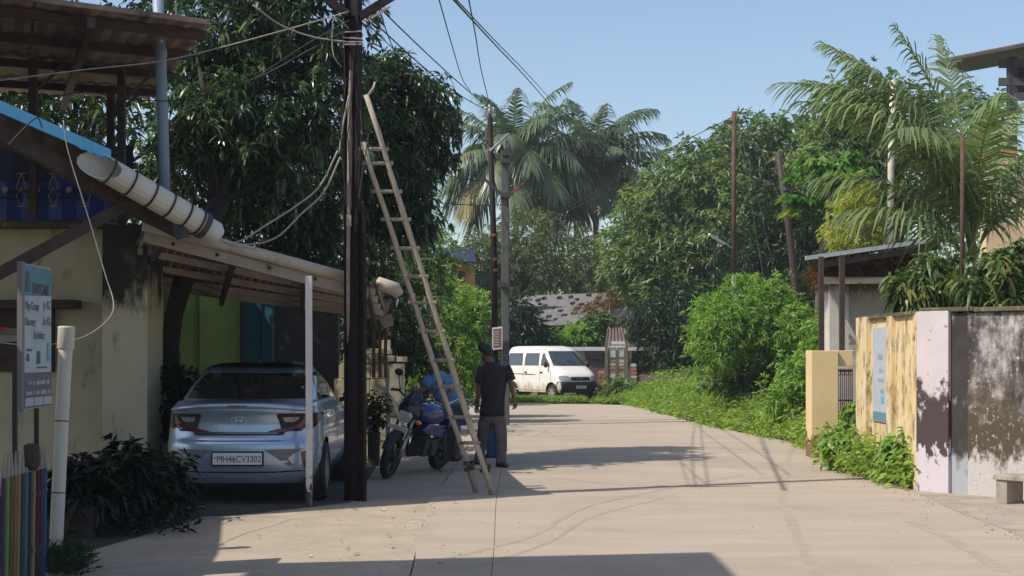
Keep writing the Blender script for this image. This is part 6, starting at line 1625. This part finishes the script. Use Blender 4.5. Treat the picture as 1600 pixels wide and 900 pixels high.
# papaya with large lobed leaves
t = thing('papaya_tree', 'papaya tree with big bright lobed leaves left of the coconut palm', 'tree', V(px2(1270, 33), 33, 0))
b = MB(); b.tube([V(px2(1272, 33), 33, -.1), P(1282, 420, 32.8), P(1299, 285, 32.6)], [.11, .09, .06], 10); b.build('trunk', M['pale_bark'], t, smooth=True)
for k in range(44):
    az = random.uniform(0, 2 * math.pi); el = random.uniform(-.3, 1.1); L = random.uniform(.4, .95)
    c0 = P(1300, 276, 32.5) + V(random.uniform(-.1, .1), random.uniform(-.1, .1), random.uniform(-.5, .25))
    if k > 34: c0 = P(1282, 325, 32.5) + V(random.uniform(-.2, .2), 0, random.uniform(-.2, .2))
    tip = c0 + V(math.cos(az) * math.cos(el), math.sin(az) * math.cos(el) * .8, math.sin(el) * .7) * L
    n = 9; base = np.repeat(np.array([tuple(tip)]), n, 0); aa = np.linspace(-2.3, 2.3, n)
    d = np.stack([np.cos(az + aa), np.sin(az + aa), np.full(n, -.15) + RNG.normal(0, .1, n)], 1)
    o = leaf_obj('leaf', base, d, .40 * (1 - .12 * np.abs(aa)), .19, M['l_papaya'], t, np.full(n, random.uniform(.1, .8)) + RNG.normal(0, .06, n), .35)
b = MB()
for k in range(6): b.ball(P(1299, 300, 32.6) + V(random.uniform(-.12, .12), -.12, random.uniform(-.35, .0)), (.06, .06, .1), 8, 6)
b.build('fruit', M['green_wall'], t, smooth=True)
# coconut palms behind the poles
def palm(label, cx, cy, D, base, specs, m, trunk_r=.16, lm=.9, w=.07, nl=46, hang=.6, rr=.035, group=None, wind=(0, 0, 0), dead=()):
    c = P(cx, cy, D)
    t = thing('palm_tree', label, 'palm tree', base, group)
    b = MB(); p0 = Vector(base)
    b.tube([p0 - V(0, 0, .1), p0.lerp(c, .35) + V(.1, 0, 0), p0.lerp(c, .7) + V(.08, 0, 0), c - V(0, 0, .1)], [trunk_r * 1.4, trunk_r, trunk_r * .9, trunk_r * .8], 10); b.build('trunk', M['pale_bark'], t, smooth=True)
    for i, (az, el, L, dr) in enumerate(specs):
        frond(t, c + V(random.uniform(-.08, .08), random.uniform(-.08, .08), random.uniform(-.08, .08)), math.radians(az), math.radians(el), L, math.radians(dr), M['l_palmdry'] if i in dead else M[m], nl, lm, w, hang, tint0=random.uniform(.25, .7), rr=rr, wind=wind)
    return t
sp = []
for k in range(40):
    sp.append((k * 137.5 % 360, 78 - 100 * (k / 39) + random.uniform(-6, 6), random.uniform(4.0, 4.9), random.uniform(52, 95)))
palm('coconut palm behind the two utility poles with drooping fronds', 803, 256, 69, (px2(806, 69), 69, 0), sp, 'l_palm', lm=1.3, w=.085, hang=.95, dead=(33, 38), group='coconut palms beyond the van')
sp = [(k * 137.5 % 360, 80 - 100 * (k / 43) + random.uniform(-6, 6), random.uniform(3.9, 4.8), random.uniform(52, 95)) for k in range(44)]
palm('darker coconut palm standing right of the other one behind the van', 928, 262, 72, (px2(930, 72), 72, 0), sp, 'l_palm', lm=1.25, w=.085, hang=.9, dead=(38, 42), group='coconut palms beyond the van', wind=(.12, 0, 0))
# young coconut palm on the right: fronds start low behind the wall
sp = [(178, 62, 2.4, 78), (180, 86, 3.2, 32), (182, 75, 3.3, 70), (176, 80, 3.6, 88), (170, 72, 3.2, 70), (190, 78, 3.1, 84), (172, 84, 3.2, 62), (95, 84, 3.2, 28), (15, 82, 3.0, 62), (-5, 70, 2.8, 85), (5, 56, 2.4, 80), (-20, 76, 3.0, 100),
      (188, 48, 1.9, 70), (228, 76, 2.6, 95), (268, 82, 2.6, 85), (158, 80, 3.6, 52), (30, 66, 2.6, 75), (184, 80, 3.5, 58)]
palm('young coconut palm with long arching fronds behind the mouldy wall', 1518, 405, 18.6, (px2(1520, 18.6), 18.6, 0), sp, 'l_palm2', trunk_r=.13, lm=.82, w=.038, nl=48, hang=.78, rr=.02, wind=(-.06, 0, 0))
# mango saplings behind the wall
for lab, cx, cy, D, rx, rz in (('young mango tree with drooping leaves behind the lilac pillar', 1452, 444, 17.9, 44, 34), ('young mango tree behind the mouldy wall right of the rusty rod', 1555, 440, 16.6, 60, 50)):
    base = V(px2(cx, D), D, 0); c = P(cx, cy, D)
    t = thing('mango_sapling', lab, 'tree', base, 'mango saplings behind the right wall')
    b = MB(); b.tube([base - V(0, 0, .1), base.lerp(c, .5) + V(.05, 0, 0), c], [.05, .035, .015], 8)
    for k in range(9): b.tube([base.lerp(c, .6), c + V(random.uniform(-1, 1) * rx / F * D, random.uniform(-.3, .3), random.uniform(-.8, .8) * rz / F * D)], [.018, .006], 5)
    b.build('trunk', M['bark'], t, smooth=True)
    crown('crown', [PB(cx, cy, D, rx, rz), PB(cx + rx * .5, cy - rz * .4, D + .3, rx * .6, rz * .7), PB(cx - rx * .4, cy + rz * .3, D - .1, rx * .6, rz * .5)], t, M['l_mango2'], 64, .10, 4, 9, .20, .042, droop=.6, detail=2, spread=(.7, 1.5), shell=(.3, 1.05))
# deep background wood and undergrowth
def scatter_clumps(name, n, fx, m, L, W, per=40, rad=.9):
    c = np.array([fx() for _ in range(n)]); base = np.repeat(c, per, 0) + RNG.normal(0, rad, (n * per, 3)) * np.array([1, .7, .8])
    d = unit(RNG.normal(size=base.shape) + np.array([0, 0, .3])); tint = np.repeat(RNG.random(n) * .6 + .15, per) + RNG.normal(0, .15, n * per)
    return tag(leaf_obj(name, base, d, L * RNG.uniform(.6, 1.2, len(base)), W, m, None, tint, .3), kind='stuff')
def fw_():
    D = random.uniform(78, 92); px = random.uniform(500, 1750)
    top = np.interp(px, [500, 680, 720, 780, 860, 950, 1050, 1200, 1750], [330, 370, 425, 400, 395, 370, 320, 260, 250])
    return tuple(P(px, random.uniform(top, 600), D))
scatter_clumps('distant_wood', 900, fw_, M['l_tree'], .55, .2, 34, 1.0)
def fl_():
    D = random.uniform(27, 36); px = random.uniform(-150, 560)
    return tuple(P(px, random.uniform(260, 600), D))
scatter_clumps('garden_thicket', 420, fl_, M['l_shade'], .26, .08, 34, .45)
def fu_():
    px = random.uniform(610, 790); D = random.uniform(53, 56); return tuple(P(px, random.uniform(500, 610), D))
scatter_clumps('hedge_thicket', 110, fu_, M['l_tree'], .28, .09, 30, .4)
# weeds on the bank, beside the road and along the ochre wall
pts = []
while len(pts) < 3600:
    y = 23.5 + 26 * random.random() ** 1.1; e = itp(RR, min(y, 45)) - max(0, y - 45) * .25; x = e + .12 + random.random() ** 1.4 * (5.5 if y < 40 else 4.5)
    pts.append((x, y, max(-.03, bankz(x, y))))
hs = np.array([.20 + .50 * min(1, (p[0] - itp(RR, min(p[1], 45))) / 1.3) for p in pts]) * RNG.uniform(.5, 1.15, len(pts))
tag(scatter_leaves('bank_weeds', pts, M['l_grass'], 22, .15, .035, .85, .13, (.0, 1.4), .5, hscale=hs), kind='stuff')
pts = []
while len(pts) < 420:
    px = random.uniform(1235, 1432); py0 = np.interp(px, [1235, 1250, 1290, 1300, 1360, 1430], [688, 692, 712, 731, 748, 763]); py = py0 - random.random() ** 1.2 * np.interp(px, [1235, 1300, 1380, 1432], [30, 42, 34, 10]) + 2
    pts.append(tuple(G(px, py)))
tag(scatter_leaves('wall_weeds', pts, M['l_grass'], 20, .13, .045, .52, .12, (-.1, 1.2), .5, detail=1), kind='stuff')
# taller single weeds one can pick out before the ochre wall
for i, (px, py, h, lab) in enumerate(((1285, 712, .62, 'tall leafy weed at the left end of the roadside weeds'), (1340, 722, .95, 'tallest reddish stemmed weed before the grille gate'), (1385, 735, .8, 'leafy weed below the faded notice'), (1412, 757, .6, 'broad leaved weed nearest the lilac pillar'), (1318, 735, .5, 'low broad leaved weed at the road edge'))):
    p = G(px, py); t = thing('weed_plant', lab, 'plant', p, 'weeds before the ochre wall')
    b = MB(); top = p + V(random.uniform(-.08, .08), 0, h)
    for k in range(3): b.tube([p, p.lerp(top, .6) + V(random.uniform(-.1, .1), random.uniform(-.05, .05), 0), top + V(random.uniform(-.16, .16), random.uniform(-.1, .1), random.uniform(-.15, 0))], [.009, .007, .004], 5)
    b.build('stem', M['rust'] if i == 1 else M['rachis'], t)
    crown('foliage', [((p.x, p.y, h * .62), (.20, .16, h * .42))], t, M['l_bright'], 26, .05, 3, 5, .16, .075, droop=.5, detail=2, shell=(.2, 1))
# tall grass in front of the van
pts = []
for _ in range(900):
    px = random.uniform(770, 906); pts.append((px2(px, 46.4) + random.uniform(-.1, .1), random.uniform(45.75, 46.9), 0))
for _ in range(260):
    px = random.uniform(930, 1002); pts.append((px2(px, 46), random.uniform(45.2, 46.6), 0))
tag(scatter_leaves('tall_grass', pts, M['l_grass'], 14, .24, .022, .12, .08, (.7, 1.5), .35), kind='stuff')
for px, py, D, r, lab, m in ((908, 525, 54.2, 20, 'climbing green creeper hanging over the porch beside the van', 'l_bright'), (940, 508, 54.5, 19, 'leafy climber on the gable below the grey roof', 'l_tree'), (868, 533, 53.5, 15, 'bright small bush behind the roof of the van', 'l_bright'), (968, 612, 47.9, 18, 'low green plant growing over the brown gate step', 'l_tree')):
    base = V(px2(px, D), D, 0); t = thing('climber' if px < 960 else 'shrub', lab, 'plant', base)
    b = MB(); b.tube([base, base + V(.1, 0, .8), P(px, py, D)], [.04, .03, .015], 6); b.build('stem', M['bark'], t)
    crown('foliage', [PB(px, py, D, r, r * .8), PB(px - r * .5, py + r * .5, D, r * .6, r * .7)], t, M[m], 60, .18, 5, 6, .22, .08)

# ------------------------------------------------------------------ overhead wires
def wire(pts, label, r=.007, m='cable', sag=0.0, grp='overhead wires'):
    if len(pts) == 2 and sag:
        a, c = pts; pts = [a.lerp(c, f) - V(0, 0, sag * 4 * f * (1 - f)) for f in np.linspace(0, 1, 16)]
    elif len(pts) > 2:
        out = []                                            # Catmull-Rom
        Q = [pts[0] * 2 - pts[1]] + list(pts) + [pts[-1] * 2 - pts[-2]]
        for i in range(1, len(Q) - 2):
            for f in np.linspace(0, 1, 7)[:-1]:
                p0, p1, p2, p3 = Q[i - 1:i + 3]
                out.append(.5 * ((2 * p1) + (p2 - p0) * f + (2 * p0 - 5 * p1 + 4 * p2 - p3) * f * f + (3 * p1 - p0 - 3 * p2 + p3) * f ** 3))
        pts = out + [pts[-1]]
    b = MB(); b.tube(pts, r, 5)
    return tag(rebase(b.build('wire', M[m], smooth=True)), label, 'wire', grp)
top = P(764, 168, 33)
wire([P(585, 4, 15.5), top], 'upper wire from the right arm of the steel pole to the thin rusty pole', .009, sag=.05)
wire([P(578, 28, 15.5), top + V(-.05, 0, -.05)], 'lower wire from the right arm of the steel pole to the thin rusty pole', .009, sag=.12)
wire([P(572, 34, 15.5), P(640, 97, 22)], 'short thin wire from the steel pole into the mango crown', .006, sag=.02)
wire([P(592, 12, 15.5), P(606, 55, 18), P(622, 92, 22)], 'steep thin wire dropping from the right arm into the mango crown', .007)
wire([P(684, -8, 17), P(706, 70, 22), P(722, 122, 27), P(735, 143, 30)], 'slack wire hanging left of the thin rusty pole top', .008)
wire([P(731, -8, 17), P(742, 50, 21), P(752, 110, 27), P(765, 163, 33)], 'slack wire dropping on to the top of the thin rusty pole', .009)
wire([P(702, -8, 15), P(770, 66, 24), P(830, 130, 36), P(878, 186, 60)], 'thick twin wire running from the top edge to the palms, lower strand', .012)
wire([P(704, -10, 15), P(772, 62, 24), P(833, 125, 36), P(884, 182, 60)], 'thick twin wire running from the top edge to the palms, upper strand', .009)
wire([P(1146, 182, 40), P(1040, 236, 43), P(900, 318, 48), P(835, 350, 50)], 'upper wire from the brown lamp pole down across the palms', .012)
wire([P(1146, 190, 40), P(1045, 255, 43), P(940, 305, 48), P(860, 342, 50)], 'lower wire from the brown lamp pole down across the palms', .011)
wire([P(1150, 190, 40), P(1172, 262, 39), P(1200, 380, 38), P(1215, 455, 36)], 'stay wire slanting down right of the brown lamp pole', .007, 'cable')
wire([P(1150, 200, 40), P(1168, 280, 39), P(1182, 370, 38), P(1196, 450, 36)], 'second stay wire right of the brown lamp pole', .007, 'rope')
wire([P(1150, 185, 40), P(1180, 225, 38), P(1216, 258, 34)], 'wire between the brown lamp pole and the leaning pole', .010)
wire([P(690, 272, 31), P(756, 283, 31.8)], 'thin wire entering the steel bracket from the left', .010, sag=.02)
wire([P(682, 316, 31), P(788, 320, 31.8)], 'horizontal wire reaching the concrete pole below the bracket', .010, sag=.03)
wire([P(-10, 127, 14), P(130, 109, 14.4), P(240, 97, 14.8), P(330, 78, 15), P(470, 40, 15.4), P(545, 18, 15.5)], 'pale wire crossing the canopy from the left edge', .007, 'pale_cable')
wire([P(40, 163, 14), P(130, 144, 14.4), P(200, 155, 14.7), P(290, 155, 15), P(400, 122, 15.3), P(480, 80, 15.4), P(545, 45, 15.5)], 'slack wire below the canopy edge reaching the steel pole', .007)
wire([P(395, 8, 15), P(440, 40, 15.2), P(490, 58, 15.4), P(545, 66, 15.5)], 'pale cable curving down to the steel pole from the upper left', .009, 'pale_cable')
wire([P(400, 122, 17), P(470, 75, 16), P(545, 32, 15.5)], 'dark cable rising to the steel pole in front of the mango tree', .008)
for k, (a, c_) in enumerate(((118, 14), (132, 10))):
    pass
wire([P(528, 235, 15.5), P(500, 290, 15.5), P(462, 322, 15.4), P(415, 352, 15.3), P(370, 378, 15.2), P(330, 372, 15.2)], 'upper drooping service cable from the steel pole to the carport roof', .011, 'pale_cable')
wire([P(532, 245, 15.5), P(506, 300, 15.5), P(470, 335, 15.4), P(430, 372, 15.3), P(380, 382, 15.3), P(335, 370, 15.2)], 'lower drooping service cable from the steel pole to the carport roof', .010, 'pale_cable')
wire([P(545, 150, 15.5), P(536, 195, 15.5), P(530, 240, 15.5)], 'short cable joining the drooping service cables to the steel pole', .010, 'pale_cable')
wire([P(330, 372, 15.2), P(300, 352, 15.1), P(350, 378, 15.1), P(400, 390, 15.2)], 'tangled cable end lying on the carport gutter', .008, 'pale_cable')
wire([P(99, 188, 13.2), P(104, 225, 13.2), P(114, 262, 13.2), P(140, 345, 13.2), P(165, 430, 13.2), P(177, 470, 13.1), P(172, 495, 12.8), P(140, 522, 12.3), P(95, 536, 11.6), P(40, 539, 11.0), P(-10, 534, 10.6)], 'loose pale cable hanging in a wide loop before the yellow wall', .0055, 'pale_cable')
wire([P(12, 228, 13.3), P(38, 200, 13.4), P(58, 184, 13.5), P(66, 200, 13.5)], 'bent thin cable hooked over the sky blue roof edge', .007)
wire([P(545, 44, 15.55), P(523, 28, 15.5), P(519, 60, 15.5), P(522, 88, 15.5), P(534, 105, 15.55)], 'curly jumper wire at the left side of the steel pole', .007, 'pale_cable')

# small stones, crumbs of concrete and dry leaves along the road edges
b = MB()
for _ in range(900):
    y = random.uniform(9.5, 34)
    r_ = random.random()
    if r_ < .5: x = itp(RR, y) + random.gauss(.0, .16)
    elif r_ < .75: x = itp(RL, y) + random.gauss(0, .25)
    else: x = random.uniform(-3.2, 4.5)
    s_ = random.uniform(.006, .02) * (1 if r_ < .75 else .6); a = random.uniform(0, 3); h = s_ * random.uniform(.3, .8)
    ca, sa = math.cos(a) * s_, math.sin(a) * s_
    b.add([(x + ca, y + sa, .002), (x - sa * .7, y + ca * .7, .002), (x - ca, y - sa, .002), (x + sa * .7, y - ca * .7, .002), (x + ca * .2, y, .004 + h)], [(0, 1, 4), (1, 2, 4), (2, 3, 4), (3, 0, 4)])
tag(b.build('gravel', mat('crumbs_of_stone', (.26, .21, .16), .5, 9, .95)), kind='stuff')

# ------------------------------------------------------------------ air
hz = MB(); hz.box((0, 45, 9.0), (180, 130, 20.2))
hm = bpy.data.materials.new('haze_air'); hm.use_nodes = True
hn = hm.node_tree
for nd in list(hn.nodes):
    if nd.type != 'OUTPUT_MATERIAL': hn.nodes.remove(nd)
pv_ = hn.nodes.new('ShaderNodeVolumePrincipled')
pv_.inputs['Color'].default_value = (.86, .92, 1.0, 1); pv_.inputs['Density'].default_value = .0007; pv_.inputs['Anisotropy'].default_value = .2
hn.links.new(pv_.outputs[0], hn.nodes['Material Output'].inputs['Volume'])
tag(hz.build('haze', hm), kind='stuff')
